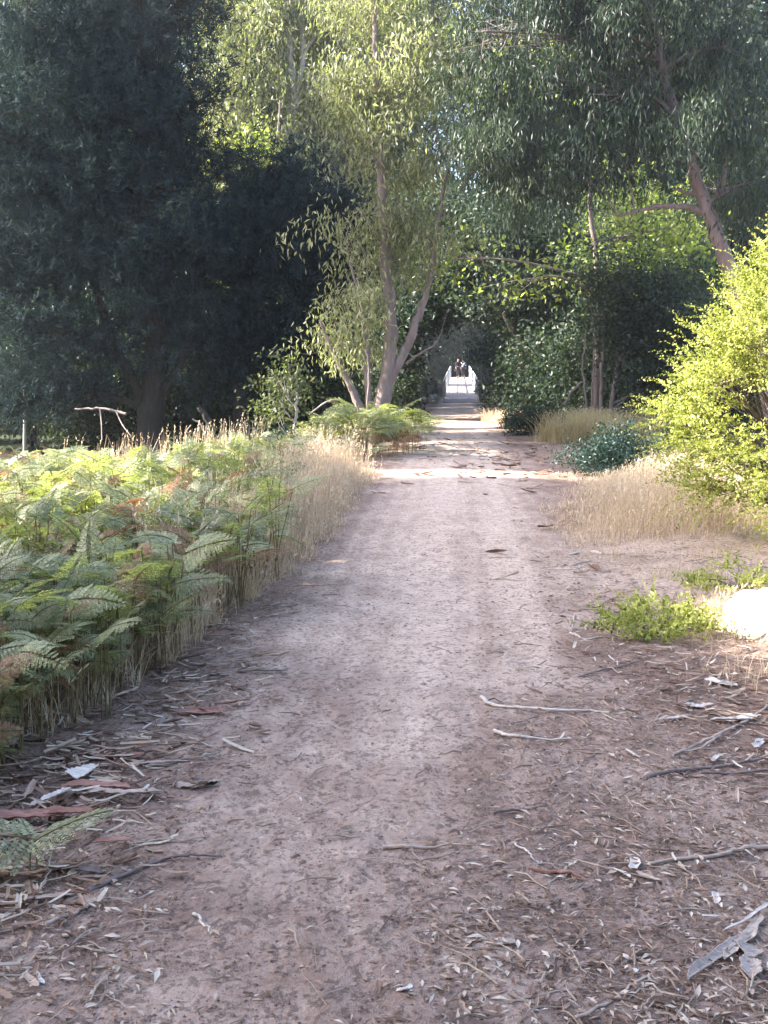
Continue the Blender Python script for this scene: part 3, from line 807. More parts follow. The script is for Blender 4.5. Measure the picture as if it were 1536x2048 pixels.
for Zy, lst, lab, sd in ((27, [(860, 520, 40, 25), (1080, 130, 40, 30), (1230, 560, 30, 25), (1190, 120, 35, 25), (960, 110, 50, 30), (1060, 560, 45, 40), (1290, 470, 50, 35), (1360, 450, 40, 35), (1180, 330, 50, 40)], 'yellow green leaf patches coloured as sunlit foliage behind the leaning gum', 115),
                     (38, [(545, 610, 40, 22), (590, 640, 35, 22), (630, 600, 25, 25), (480, 600, 25, 15), (395, 720, 25, 22), (560, 790, 22, 25), (500, 310, 35, 20), (680, 640, 30, 20)], 'scattered yellow green leaf patches coloured as sunlit right of the dark pines', 116)):
    u0 = 1190 if sd == 115 else 560  # leaf blobs added as sunlit patches, the brightness put into their colour
    tree('sunlit_leaf_tree', lab, 'tree', [tp(Zy, [(u0, 850), (u0 + 10, 600), (u0 - 10, 400), (u0, 200)], .10, .03, True)], pb(Zy, lst, 1.0), 'broad', M['gum_yellow'], M['bark_gum'], 230 if sd == 115 else 260, 18, sd, size=1.4, gap=.2)

def dead_trunk(label, cat, name, pts, r0, r1, mat, seed, branches=()):
    mb = MB(); C = curve(pts, 5 * len(pts)); C[1:-1] += np.random.default_rng(seed).normal(0, .008, C[1:-1].shape)
    tube(mb, C, np.linspace(r0, r1, len(C)), 7, 0, .5, .07, seed)
    for b, ra, rb in branches: tube(mb, curve(b, 7), np.linspace(ra, rb, 7), 5, 0, .6, .05, seed + 1)
    base = C[0]
    return tag(mb.build_at(name, mat, base, True), label, cat)
def T(Z, *l): return tp(Z, l, 0, 0, True)[0]
dead_trunk('grey dead trunk leaning left beside the base of the huge pine', 'dead tree', 'dead_tree', T(22.5, (432, 892), (420, 850), (398, 815)), .11, .05, M['bark_dark'], 1)
dead_trunk('pale dead pole lying across the dark ground under the huge pine', 'branch', 'fallen_branch', [at(252, 828, 24), at(210, 818, 24.2), at(150, 818, 24.4)], .035, .02, M['bark_gum'], 2,
           [([at(232, 822, 24), at(245, 850, 23.6), at(262, 872, 23.2)], .016, .008), ([at(200, 818, 24.2), at(203, 845, 24), at(204, 878, 23.8)], .018, .012)])
dead_trunk('thin pale forked dead branches left of the forked gum', 'branch', 'dead_branch', T(21.5, (712, 868), (700, 835), (678, 795)), .03, .018, M['bark_gum'], 3,
           [([at(682, 800, 21.5), at(655, 803, 21.5), at(622, 826, 21.4)], .03, .015)])
dead_trunk('short broken grey branch propped against the forked gum', 'branch', 'dead_branch', T(21.4, (728, 870), (715, 815), (704, 782)), .03, .02, M['bark_gum'], 4)
dead_trunk('slender pale stem standing just left of the forked trunk', 'sapling', 'bare_sapling', T(22, (733, 880), (736, 800), (738, 735), (733, 700)), .028, .015, M['bark_gum'], 5)
dead_trunk('bent grey branches poking up beside the grey dead trunk', 'branch', 'dead_branch', T(21.8, (412, 893), (408, 860), (385, 838)), .025, .015, M['deadwood'], 6,
           [([at(372, 892, 21.8), at(372, 865, 21.8), at(382, 850, 21.8)], .02, .012)])

# white marker post
mb = MB(); b = at(48, 893, 27); b[2] = float(gh(b[0], b[1])); top = at(50, 803, 27)
tube(mb, [b, (b + top) / 2, top], [.038, .038, .036], 10, 0, .5)
root = empty('marker_post', b, 'thin white marker post standing at the far left under the huge pine', 'post')
mb.build('post', M['white'], root, True)
mb = MB(); tube(mb, [top, top + [0, 0, .05]], [.055, .045], 10, 0, .9); mb.build('cap', M['white'], root, True)

Z = 45
tree('gum_tree', 'tall gum whose crown closes the gap high over the track from the left', 'gum tree',
     [tp(Z, [(800, 850), (805, 600), (820, 350), (850, 150), (870, -60)], .28, .08, True)],
     pb(Z, [(820, 20, 100, 80), (880, 120, 90, 80), (790, 120, 70, 70), (820, 230, 80, 70), (900, 260, 70, 70), (850, 350, 90, 70), (880, -80, 120, 80), (740, 330, 60, 70), (760, 120, 60, 80), (900, 430, 60, 50), (740, 0, 70, 60)], 1.0),
     'gum', M['gum_sunlit'], M['bark_pale'], 1300, 18, 113, size=1.8, gap=.25, twigs=.3)
Z = 47
tree('gum_tree', 'tall dark gum leaning its crown over the track from the right', 'gum tree',
     [tp(Z, [(1070, 850), (1060, 600), (1040, 350), (1000, 150), (980, -60)], .28, .08, True)],
     pb(Z, [(1000, 20, 100, 80), (960, 140, 90, 80), (1060, 180, 90, 80), (960, 330, 80, 80), (1040, 340, 80, 70), (980, -90, 120, 80), (1120, 60, 80, 80), (930, 430, 60, 50), (1120, 420, 80, 60), (1200, 300, 80, 80), (1220, 460, 70, 60)], 1.0),
     'gum', M['gum_dark'], M['bark_dark'], 1500, 18, 114, size=1.8, gap=.3, twigs=.3)

# ------------------------------------------------------------------ background forest
def proto_tree(seed, style, leaf, bark, H, Rr, ncl, dens, size, low=.12, name='gum_tree'):
    g = np.random.default_rng(seed)
    blobs = []
    for k in range(15):
        z = H * (low + (1 - low) * (k + .5) / 15); rr = Rr * math.sin(math.pi * min(.97, max(.25, (z / H) * .8 + .12))) ** .6
        a = g.random() * 6.28; d = rr * .55 * g.random()
        blobs.append((d * math.cos(a), d * math.sin(a), z, rr * g.uniform(.55, .8), rr * g.uniform(.55, .8), H * .075 * g.uniform(.9, 1.5)))
    return tree(name, 'tall forest tree behind the front trees', 'tree',
                [([(0, 0, -.3), (.1, 0, H * .3), (-.2, .1, H * .65), (.05, 0, H * .93)], H * .017, H * .004)],
                blobs, style, leaf, bark, ncl, dens, seed, size=size, gap=.55, twigs=.12)
GB = 'forest trees behind the track'
protos = [proto_tree(201, 'gum', M['gum_dark'], M['bark_dark'], 18, 4.2, 1500, 22, 2.0),
          proto_tree(202, 'gum', M['gum'], M['bark_gum'], 20, 4.6, 1500, 22, 2.0),
          proto_tree(203, 'broad', M['gum_dark'], M['bark_dark'], 16, 4.4, 1500, 20, 2.2),
          proto_tree(204, 'gum', M['gum_olive'], M['bark_pale'], 19, 4.0, 1300, 22, 2.0)]
g = np.random.default_rng(77)
slots = [(x, y, 4) for x, y in ((-1.8, 50), (8.8, 51), (9.2, 57), (-2.2, 57), (1.5, 112), (5, 114), (8.5, 112), (12.5, 113), (-2.5, 113), (3.2, 120), (7, 121), (10.6, 120))]
for row, (Y, step) in enumerate([(44, 4.6), (54, 5.5), (66, 6.5), (84, 8), (118, 8.5), (134, 10)]):
    half = Y * .36 + 6
    x = -half + (row % 2) * step / 2
    while x < half:
        yy = Y + g.uniform(-2.5, 2.5); xx = x + g.uniform(-1, 1)
        cx = .07 * yy - .1
        if Y > 56 and Y < 110:
            if abs(xx - cx) < 6.6: x += step; continue
        elif Y < 60 and abs(xx - cx) < 5.0: x += step; continue
        slots.append((xx, yy, row)); x += step
used = [False] * 4
labs = ['dark gum in the forest behind', 'green gum in the forest behind', 'dense dark tree in the forest behind', 'olive leaved gum in the forest behind']
for i, (x, y, row) in enumerate(slots):
    k = int(g.integers(4)) if row < 3 else int(g.integers(3))
    s = g.uniform(.85, 1.2); loc = (x, y, float(gh(x, y)) - .1); rz = g.random() * 6.28
    if not used[k]:
        o = protos[k]; o.location = loc; o.rotation_euler = (0, 0, rz); o.scale = (s, s, s * g.uniform(.95, 1.15)); o['group'] = GB; used[k] = True
        o['label'] = labs[k]
    else:
        o = copy_thing(protos[k], loc, rz, (s, s, s * g.uniform(.95, 1.15)), labs[k], GB)

# understorey shrubs that close the gaps between the trunks
def proto_shrub(seed, style, leaf, H, Rr, ncl, dens, size, name='understorey_shrub', bark=None):
    blobs = []; g = np.random.default_rng(seed)
    for k in range(7):
        a = g.random() * 6.28; d = Rr * .6 * g.random()
        blobs.append((d * math.cos(a), d * math.sin(a), H * (.2 + .65 * g.random()), Rr * .55, Rr * .55, H * .28))
    return tree(name, 'x', 'shrub', [([(0, 0, -.1), (.05, .05, H * .3), (0, 0, H * .6)], .05, .02)], blobs, style, leaf, bark or M['bark_dark'], ncl, dens, seed, size=size, gap=.6, twigs=.2, limb_r=.025)
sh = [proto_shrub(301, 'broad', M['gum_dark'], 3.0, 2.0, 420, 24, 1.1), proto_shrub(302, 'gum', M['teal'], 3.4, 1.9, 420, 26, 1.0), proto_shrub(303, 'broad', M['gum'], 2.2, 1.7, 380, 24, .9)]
g = np.random.default_rng(88); used = [False] * 3
pos = []
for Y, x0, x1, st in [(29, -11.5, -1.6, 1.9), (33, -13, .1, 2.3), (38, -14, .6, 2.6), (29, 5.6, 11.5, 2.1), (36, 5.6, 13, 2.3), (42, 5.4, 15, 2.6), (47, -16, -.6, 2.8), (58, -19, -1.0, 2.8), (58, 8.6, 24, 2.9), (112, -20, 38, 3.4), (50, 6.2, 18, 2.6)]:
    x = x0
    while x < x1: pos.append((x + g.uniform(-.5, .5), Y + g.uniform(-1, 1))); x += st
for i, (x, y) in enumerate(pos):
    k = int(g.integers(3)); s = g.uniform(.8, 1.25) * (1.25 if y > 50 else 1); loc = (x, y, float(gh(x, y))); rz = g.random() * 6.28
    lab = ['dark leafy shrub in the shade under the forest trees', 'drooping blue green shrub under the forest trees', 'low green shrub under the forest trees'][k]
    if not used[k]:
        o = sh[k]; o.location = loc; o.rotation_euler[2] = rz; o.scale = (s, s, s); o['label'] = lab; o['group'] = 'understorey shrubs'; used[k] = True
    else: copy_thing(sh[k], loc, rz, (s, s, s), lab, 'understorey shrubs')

# low bushes at the track edge
def bush_at(u, v, Z, rx, H, leaf, label, seed, style='broad', size=.55, ncl=260, name='low_bush', ry=None):
    p = at(u, v, Z); x = p[0]; g = np.random.default_rng(seed)
    b = np.array([x, Z, float(gh(x, Z))]); blobs = []
    for k in range(6):
        t = (k + .5) / 6 * 2 - 1
        blobs.append((x + t * rx * .7, Z + g.normal(0, .25), b[2] + H * (.42 + .12 * g.random()) * (1 - .35 * t * t), rx * .38, (ry or rx * .4), H * .42))
    return tree(name, label, 'bush', [([b, b + [.03, 0, H * .3], b + [0, .02, H * .6]], .03, .012)], blobs, style, leaf, M['bark_dark'], ncl, 24, seed, size=size, gap=.8, twigs=.25, limb_r=.015)
bush_at(1245, 900, 16.6, .78, .62, M['teal'], 'low dark blue green bush beside the track in front of the tussock grass', 401, size=.42, ncl=420)
bush_at(1060, 850, 27.2, .85, .55, M['gum_dark'], 'low dark bush at the right edge of the track near the bridge', 402, size=.5)
bush_at(1010, 850, 29, .5, .42, M['gum_dark'], 'smallest dark bush reaching onto the shaded track', 403, size=.5, ncl=160)
bush_at(520, 880, 19, 1.1, .7, M['teal'], 'low leafy bush behind the dry stalks left of the sapling', 404, size=.55, ncl=260)

# ------------------------------------------------------------------ bright shrub on the right
def sprays(mb, roots, dirs, L, g, nl=26, ll=(.022, .04), lw=(.010, .018), mat=0, wood=1):
    """leafy twigs: small leaves all along each twig"""
    n = len(roots); L = np.broadcast_to(L, n)
    dirs = nrm(dirs)
    t = np.tile(np.linspace(.08, 1, nl), n); rr = np.repeat(np.arange(n), nl)
    sag = np.array([0, 0, 1.]) * (L[rr] * .12 * t * t)[:, None]
    P = roots[rr] + dirs[rr] * (L[rr] * t)[:, None] - sag
    D = dirs[rr] * .55 + nrm(g.normal(size=(n * nl, 3))) * .9
    ct = np.repeat(g.random(n), nl)
    sc = (1.15 - .55 * t)
    leaves(mb, P, D, g.uniform(*ll, n * nl) * sc, g.uniform(*lw, n * nl) * sc, mat, ct, g, .08)

def bright_shrub():
    g = np.random.default_rng(55)
    c = np.array([4.02, 9.6]); base = np.array([c[0], c[1], float(gh(*c))])
    root = empty('bright_shrub', base, 'big yellow green sunlit shrub filling the right edge of the view', 'shrub')
    lobes = [(.15, -.15, 2.7, .45, .32), (-.4, -1.2, .38, .45, .3), (-.8, -1.0, .28, .26, .2), (.25, -1.3, .5, .5, .4), (-1.15, -.2, .75, .55, .38), (-1.05, 0, 1.3, .5, .40), (-.75, -.3, 1.8, .55, .42), (-.35, -.2, 2.3, .6, .42), (.3, -.1, 2.6, .7, .42), (-.2, -.7, 1.3, .8, .6), (-.65, -.6, .55, .6, .35),
             (.5, -.6, 1.9, .8, .6), (.6, -.5, .8, .9, .6), (1.3, 0, 1.5, .9, .8), (-1.3, .1, 1.02, .35, .16), (-1.0, -.1, 1.62, .34, .14), (-.75, 0, 2.12, .3, .12), (-1.2, -.3, .42, .3, .14), (0, .3, 1.6, 1.0, .8), (.1, -.9, .35, .6, .3)]
    wb = MB()
    limbs = []
    for l in lobes:
        p = base + np.array([l[0], l[1], l[2]]); m = base + np.array([l[0] * .35, l[1] * .35, l[2] * .5]) + g.normal(0, .05, 3)
        C = curve([base, m, p], 8); tube(wb, C, np.linspace(.03, .008, 8), 5, 0, .5); limbs.append(C)
    lb = MB(); roots = []; dirs = []; L = []
    for l, C in zip(lobes, limbs):
        w = int(430 * l[3] * (l[3] + l[4]))
        d = nrm(g.normal(size=(w, 3))); r = g.random(w) ** .45
        P = base + np.array([l[0], l[1], l[2]]) + d * r[:, None] * np.array([l[3], l[3], l[4]]) * .85
        out = nrm(P - (base + np.array([.3, .2, 1.1])))
        D = out * .8 + g.normal(0, .4, (w, 3)) + np.array([0, 0, .28])
        roots.append(P); dirs.append(D); L.append(g.uniform(.14, .5, w))
        for q in P[g.random(w) < .3]:
            s = C[g.integers(3, 8)]; tube(wb, [s, (s + q) / 2 + g.normal(0, .03, 3), q], [.006, .004, .002], 3, 0, .5)
    roots = np.concatenate(roots); dirs = np.concatenate(dirs); L = np.concatenate(L)
    roots[:, 2] = np.maximum(roots[:, 2], .15)
    sprays(lb, roots, dirs, L, g, 24, (.024, .055), (.010, .026))
    wb.build('branches', M['bark_gum'], root, True); lb.build('foliage', M['shrub'], root)
bright_shrub()

def low_shrub(u, v, label, rx, ry, H, n, seed, name, cat='shrub'):
    g = np.random.default_rng(seed); b = gnd(u, v)
    root = empty(name, b, label, cat)
    a = g.random(n) * 6.28; r = np.sqrt(g.random(n))
    P = b + np.column_stack([rx * r * np.cos(a), ry * r * np.sin(a), .02 + H * .6 * g.random(n) * (1 - r * r * .6) * (.55 + .45 * np.sin(a * 3 + r * 5))])
    D = np.column_stack([np.cos(a) * r * 1.3 + g.normal(0, .5, n), np.sin(a) * r + g.normal(0, .4, n), .25 + .6 * g.random(n)])
    lb = MB(); sprays(lb, P, D, g.uniform(.09, .27, n) * (H / .35), g, 16, (.022, .042), (.012, .021))
    wb = MB()
    for k in range(14):
        q = P[k]; tube(wb, curve([b, (b + q) / 2 + [0, 0, .03], q], 6), np.linspace(.008, .003, 6), 5, 0, .5)
    wb.build('branches', M['bark_gum'], root, True); lb.build('foliage', M['shrub'], root)
low_shrub(1310, 1270, 'low yellow green shrub sprawling on the ground at the right of the track', .30, .20, .34, 190, 61, 'low_shrub')
low_shrub(1480, 1180, 'loose leafy shrub behind the sprawling one below the big sunlit shrub', .34, .2, .30, 95, 62, 'low_shrub')

# pale rock at the right edge
def rock(u, v, label, s, seed):
    g = np.random.default_rng(seed); b = gnd(u, v)
    nu, nv = 26, 14; V = []
    ph = g.random(12) * 6.28
    for j in range(nv + 1):
        th = math.pi * j / nv
        for i in range(nu):
            a = 2 * math.pi * i / nu
            d = np.array([math.sin(th) * math.cos(a), math.sin(th) * math.sin(a), math.cos(th)])
            r = 1 + .10 * math.sin(3 * a + ph[0]) * math.sin(th) + .08 * math.sin(5 * d[2] * 2 + ph[1] + 2 * a) + .05 * math.sin(9 * a + ph[2] + 4 * th) * math.sin(th) + .012 * g.normal()
            V.append(d * r * s)
    V = np.array(V); V[:, 2] = np.clip(V[:, 2], -.05, None)
    q = [[j * nu + i, j * nu + (i + 1) % nu, (j + 1) * nu + (i + 1) % nu, (j + 1) * nu + i] for j in range(nv) for i in range(nu)]
    mb = MB(); mb.add(V + b, [x[::-1] for x in q])
    tag(mb.build_at('pale_rock', M['rock'], b, True), label, 'rock')
rock(1540, 1262, 'pale rounded boulder glaring in the sun at the right edge of the view', np.array([.28, .26, .24]), 71)

# ------------------------------------------------------------------ sticks, bark and big leaves lying on the ground
def stick(label, px, r0, r1, mat, seed, forks=(), lift=.01, name='fallen_stick', cat='stick'):
    g = np.random.default_rng(seed)
    def path(p):
        P = [gnd(u, v) for u, v in p]
        C = curve(P, max(8, 5 * len(p)))
        C[:, 2] = gh(C[:, 0], C[:, 1]) + lift + .004 * np.sin(np.linspace(0, 9, len(C)) + seed)
        C[1:-1, :2] += g.normal(0, .0035, (len(C) - 2, 2))
        return C
    mb = MB(); C = path(px)
    tube(mb, C, np.linspace(r0, r1, len(C)), 7, 0, .5, .10, seed)
    for f in forks:
        D = path(f); tube(mb, D, np.linspace(r1 * 1.1 + .001, r1 * .4, len(D)), 5, 0, .5, .08, seed + 3)
    return tag(mb.build_at(name, mat, C[0], True), label, cat, 'fallen sticks')

def peel(label, u, v, L, W, ang, mat, seed, curl=.5, bow=.05, name='bark_strip', cat='bark strip', z=.008, jag=.12):
    """a curled strip of shed bark, 2 mm thick"""
    g = np.random.default_rng(seed); b = gnd(u, v); nl, nw = 26, 9
    s = np.linspace(-.5, .5, nl); w = np.linspace(-.5, .5, nw)
    prof = np.clip(1.12 - (np.abs(s) * 2) ** 5, .2, 1) * (1 + jag * np.interp(s, np.linspace(-.5, .5, 9), g.normal(size=9)))
    side = bow * L * (4 * s * s) * np.sign(g.normal()) + .008 * L * np.sin(s * 11 + seed)
    tw = np.interp(s, [-.5, 0, .5], g.normal(0, .25, 3))
    rr = W * .5 / max(curl, .05)
    V = []
    for layer in (0, 1):
        for i in range(nl):
            th = w * 2 * curl * 1.0 * (W and 1) + tw[i]
            r = rr * prof[i] - layer * .0022
            yy = np.sin(th) * r + side[i]
            # channel shape: the edges turn up
            zz = (rr * prof[i] - np.cos(th) * r) * 1.0 + layer * 0 + .02 * L * (4 * s[i] ** 2) * abs(g.normal(0, .25))
            xx = np.full(nw, s[i] * L) + (g.normal(0, .012 * L, nw) if i in (0, nl - 1) else 0)
            V.append(np.column_stack([xx, yy, zz]))
    V = np.concatenate(V)
    rp = .035 * W * np.sin(V[:, 0] * 40 / max(L, .05) + seed) + .03 * W * np.sin(V[:, 1] * 9 / W + V[:, 0] * 20)
    V[:, 2] += rp + abs(rp.min()) * .5
    ca, sa = math.cos(ang), math.sin(ang)
    V = V @ np.array([[ca, -sa, 0], [sa, ca, 0], [0, 0, 1]]).T
    Pw = V + np.array([b[0], b[1], 0]); Pw[:, 2] += gh(Pw[:, 0], Pw[:, 1]) + z
    i = (np.arange(nl - 1)[:, None] * nw + np.arange(nw - 1)[None]).ravel(); o = nl * nw
    q = [np.stack([i, i + 1, i + nw + 1, i + nw], 1), np.stack([i + o, i + nw + o, i + nw + 1 + o, i + 1 + o], 1)]
    e = []
    for k in range(nl - 1):
        e += [[k * nw, (k + 1) * nw, (k + 1) * nw + o, k * nw + o], [k * nw + nw - 1 + o, (k + 1) * nw + nw - 1 + o, (k + 1) * nw + nw - 1, k * nw + nw - 1]]
    for k in range(nw - 1):
        e += [[k, k + o, k + 1 + o, k + 1], [(nl - 1) * nw + k + 1, (nl - 1) * nw + k + 1 + o, (nl - 1) * nw + k + o, (nl - 1) * nw + k]]
    mb = MB(); mb.add(Pw, np.concatenate(q + [np.array(e)]), None, 0, g.random())
    return tag(mb.build_at(name, mat, b, True), label, cat, 'shed bark and big leaves')

S, B = stick, peel
S('long dark bare stick curving across the lower left of the track', [(178, 1790), (250, 1755), (330, 1722), (390, 1718), (448, 1717)], .007, .003, M['bark_gum'], 1)
S('pale forked stick on the bottom edge right of centre', [(1150, 2046), (1215, 2010), (1255, 1985), (1290, 1965), (1312, 1968)], .0045, .0025, M['bark_tan'], 2, [[(1298, 1958), (1310, 1985), (1290, 2015), (1268, 2046)]])
S('long pale crooked stick lying across the track at middle right', [(962, 1398), (985, 1412), (1040, 1420), (1110, 1426), (1170, 1424), (1222, 1428)], .009, .004, M['bark_white'], 3, [[(985, 1412), (972, 1404), (965, 1395)]])
S('pale stick lying below the long crooked one', [(988, 1464), (1030, 1478), (1080, 1481), (1140, 1483)], .008, .003, M['bark_white'], 4)
S('thick grey branch slanting up to the right edge', [(1345, 1512), (1400, 1492), (1460, 1462), (1500, 1440), (1560, 1398)], .007, .006, M['bark_tan'], 5, [[(1440, 1472), (1400, 1500), (1340, 1508)]])
S('dark branch running to the right edge under the grey one', [(1290, 1560), (1370, 1545), (1450, 1535), (1550, 1520)], .008, .005, M['bark_gum'], 6)
S('second dark branch just below at the right edge', [(1400, 1552), (1470, 1550), (1560, 1546)], .006, .005, M['bark_gum'], 7)
S('long brown branch reaching in from the right edge beside white bark', [(1300, 1735), (1370, 1722), (1440, 1716), (1500, 1703), (1570, 1697)], .005, .0085, M['bark_tan'], 8)
S('brown stick pointing down right in the lower middle', [(1058, 1743), (1110, 1751), (1150, 1757), (1190, 1770)], .0065, .004, M['bark_red'], 9)
S('thin kinked white twig right of centre', [(1030, 1692), (1055, 1708), (1068, 1724), (1085, 1732)], .0035, .002, M['bark_white'], 10)
S('brown stick lying flat on the track centre', [(765, 1698), (830, 1701), (898, 1696)], .0075, .004, M['bark_tan'], 11)
S('slim brown stick pointing right of centre', [(985, 1631), (1040, 1624), (1096, 1618)], .005, .003, M['bark_gum'], 12)
S('pale curved twig at the lower left of the track', [(388, 1835), (405, 1852), (418, 1870)], .0045, .002, M['bark_white'], 13)
S('pale thin branch running off the left side below the dark stick', [(90, 1858), (150, 1828), (215, 1805), (265, 1812)], .006, .0025, M['bark_tan'], 14)
S('long pale stick on the left verge above the bark pile', [(415, 1352), (480, 1347), (575, 1342)], .008, .004, M['deadwood'], 15)
S('pale twig pair on bare ground by the dry grass on the right', [(1135, 1112), (1165, 1106)], .010, .007, M['bark_white'], 16, [[(1145, 1132), (1180, 1122)]])
S('small white stub lying by the dry grass on the right', [(1183, 1105), (1206, 1110)], .014, .012, M['bark_white'], 17)
S('crooked twig by the tip of the sprawling shrub', [(1140, 1268), (1165, 1280), (1205, 1278)], .007, .003, M['bark_white'], 18, [[(1150, 1230), (1145, 1250), (1142, 1268)]])
S('upright bent thin twig above the dark stick at lower left', [(85, 1795), (95, 1765), (106, 1720)], .003, .0015, M['deadwood'], 19, lift=.03)
S('long pale stick running through the bark pile on the left', [(290, 1540), (350, 1530), (400, 1520), (440, 1508)], .006, .003, M['deadwood'], 20)
S('hooked brown twig in the lower right of the track', [(1100, 1830), (1103, 1815), (1125, 1800)], .003, .002, M['bark_gum'], 21)
S('thin pale twig lying left of the forked bottom stick', [(870, 2030), (885, 2044), (890, 2060)], .003, .002, M['deadwood'], 22)
S('long thin twig under the white leaf cluster', [(1300, 1850), (1345, 1860), (1380, 1880)], .003, .002, M['deadwood'], 23)
S('dark stick across the litter at the far right', [(1150, 1360), (1220, 1340), (1290, 1325)], .006, .003, M['bark_gum'], 24)
gs = np.random.default_rng(901)
B('long torn sheet of pale bark at the lower right corner', 1440, 1915, .36, .030, .80, M['bark_pale2'], 31, .9, .02)
B('second torn bark sheet lying along the long one in the corner', 1490, 1880, .30, .034, .95, M['bark_pale2'], 131, .8, .02, jag=.25)
B('narrow bark splinter on top of the torn sheets in the corner', 1500, 1850, .26, .014, .75, M['bark_white'], 132, .9, .02, z=.025)
B('ragged pale bark piece lying against the broad torn sheet', 1500, 1930, .17, .055, 1.2, M['bark_pale2'], 32, .9, .05, jag=.3)
B('upright white curl of bark right of the leaf cluster', 1432, 1803, .075, .026, 1.35, M['bark_white'], 33, 1.1, .02)
B('cupped brown and white leaf lying right of the bottom centre', 1012, 1893, .055, .03, .2, M['bark_tan'], 34, 1.0, .02, 'fallen_leaf', 'leaf')
B('white curled leaf near the bottom edge right of centre', 810, 1985, .045, .02, .4, M['bark_white'], 35, .7, .05, 'fallen_leaf', 'leaf')
B('largest white leaf of the crumpled cluster', 1270, 1735, .09, .035, 1.3, M['bark_white'], 36, .9, .08, 'fallen_leaf', 'leaf')
B('left twisted leaf of the crumpled white cluster', 1245, 1750, .075, .016, 2.2, M['bark_white'], 37, .8, .1, 'fallen_leaf', 'leaf')
B('drooping right leaf of the crumpled white cluster', 1295, 1760, .085, .016, -.7, M['bark_tan'], 38, .8, .1, 'fallen_leaf', 'leaf')
B('long tan bark strip below the dark right branch', 1420, 1838, .05, .012, .05, M['bark_white'], 39, .5)
B('big red brown bark slab at the left edge above the small fern', 40, 1655, .36, .075, .25, M['bark_red'], 40, .7, z=.035)
B('red bark strip continuing right of the big slab', 140, 1650, .17, .035, .15, M['bark_red'], 41, .8, z=.045)
B('red bark strip behind the pale upright piece', 195, 1588, .26, .045, -.05, M['bark_red'], 42, .8, z=.03)
B('tan bark strip lying flat beside the red strip', 250, 1602, .26, .042, .02, M['bark_tan'], 43, .6, z=.03)
B('grey upright slab of bark leaning in the left pile', 166, 1565, .14, .08, 1.45, M['bark_white'], 44, .4, z=.04)
B('white curled bark leaf in front of the grey slab', 115, 1612, .14, .045, 1.1, M['bark_white'], 45, .9, z=.04)
B('white bark scrap left of the curled one', 82, 1612, .07, .03, .2, M['bark_white'], 46, .6)
B('dark red bark strip right of the small fern', 225, 1700, .13, .03, .15, M['bark_red'], 47, .9, z=.03)
B('tan twig like bark joined to the dark red strip', 290, 1690, .11, .02, .25, M['bark_tan'], 48, 1.1)
B('long brown bark strip under the small fern', 130, 1742, .26, .038, -.2, M['bark_gum'], 49, .8)
B('long pale bark strip entering at the lower left edge', 55, 1805, .26, .028, .14, M['bark_tan'], 50, .8)
B('pinkish bark strip at the right end of the long pale one', 145, 1790, .12, .026, .1, M['bark_red'], 51, .8)
B('pale broken bark pair in the bottom left corner', 60, 1968, .085, .02, -.9, M['bark_tan'], 52, .8)
B('narrow white bark sliver beside the pale pair in the corner', 78, 1962, .075, .012, -1.05, M['bark_white'], 53, .8)
B('pale flat bark flake under the left pile', 395, 1572, .16, .045, .45, M['bark_tan'], 54, .35)
B('red bark fragments near the far end of the left pile', 405, 1430, .22, .05, .1, M['bark_red'], 55, .8)
B('white bark flake next to the red fragments', 345, 1420, .12, .03, -.3, M['bark_white'], 56, .6)
B('brown bark strip deep in the left pile', 230, 1520, .24, .04, .3, M['bark_red'], 57, .9)
B('tan bark strip deep in the left pile', 315, 1530, .25, .03, .18, M['bark_tan'], 58, .9)
B('white bark sliver at the upper right of the litter', 1440, 1370, .16, .04, -.7, M['bark_white'], 59, .6)
B('white bark flake among litter beside the grey branch', 1400, 1418, .14, .045, -.2, M['bark_white'], 60, .5)
B('long white bark flake under the grey branch', 1470, 1442, .22, .045, .2, M['bark_white'], 61, .5)
B('small white flake above the grey branch', 1350, 1440, .12, .03, .3, M['bark_white'], 62, .5)
B('white twisted flake at the right edge below the grey branch', 1520, 1492, .12, .035, 1.0, M['bark_white'], 63, .9)
B('white twisted flake left of the dark branches', 1432, 1520, .10, .028, .9, M['bark_white'], 64, .9)

def bark_debris(g, n, cx, cy, sx, sy, mb, Lr, Wr, tr):
    """small curled bark chips heaped on the verge"""
    for _ in range(n):
        x, y = cx + g.normal(0, sx), cy + g.normal(0, sy)
        a = g.normal(.1, .8); L = g.uniform(*Lr); W = g.uniform(*Wr); c, s = math.cos(a), math.sin(a)
        z = float(gh(x, y)) + g.uniform(.002, .03); tilt = g.normal(0, .12); k = np.linspace(-.5, .5, 4)
        rows = []
        for q in k:
            ww = W * (1 - 1.2 * q * q * g.uniform(.5, 1)); up = g.uniform(.1, .5) * W
            for e, uz in ((-.5, up), (0, 0), (.5, up)):
                rows.append([x + c * q * L - s * e * ww, y + s * q * L + c * e * ww, z + uz + tilt * q * L + .12 * L * q * q])
        f = [[i * 3 + j, i * 3 + j + 1, i * 3 + j + 4, i * 3 + j + 3] for i in range(3) for j in range(2)]
        mb.add(rows, f, None, 0, g.uniform(*tr))
g = np.random.default_rng(66); mb = MB()
bark_debris(g, 560, -1.22, 3.9, .22, .55, mb, (.02, .12), (.004, .018), (.0, .85))
bark_debris(g, 60, -1.25, 3.9, .22, .5, mb, (.10, .18), (.015, .03), (.1, .7))
bark_debris(g, 260, -1.15, 3.1, .16, .3, mb, (.03, .10), (.006, .018), (.1, .9))
bark_debris(g, 300, -.95, 5.2, .2, .7, mb, (.04, .13), (.006, .02), (.0, .7))
bark_debris(g, 420, 1.6, 4.9, .33, .5, mb, (.02, .11), (.004, .018), (.4, 1.))
bark_debris(g, 220, 1.5, 4.0, .4, .35, mb, (.015, .06), (.003, .010), (.1, .9))
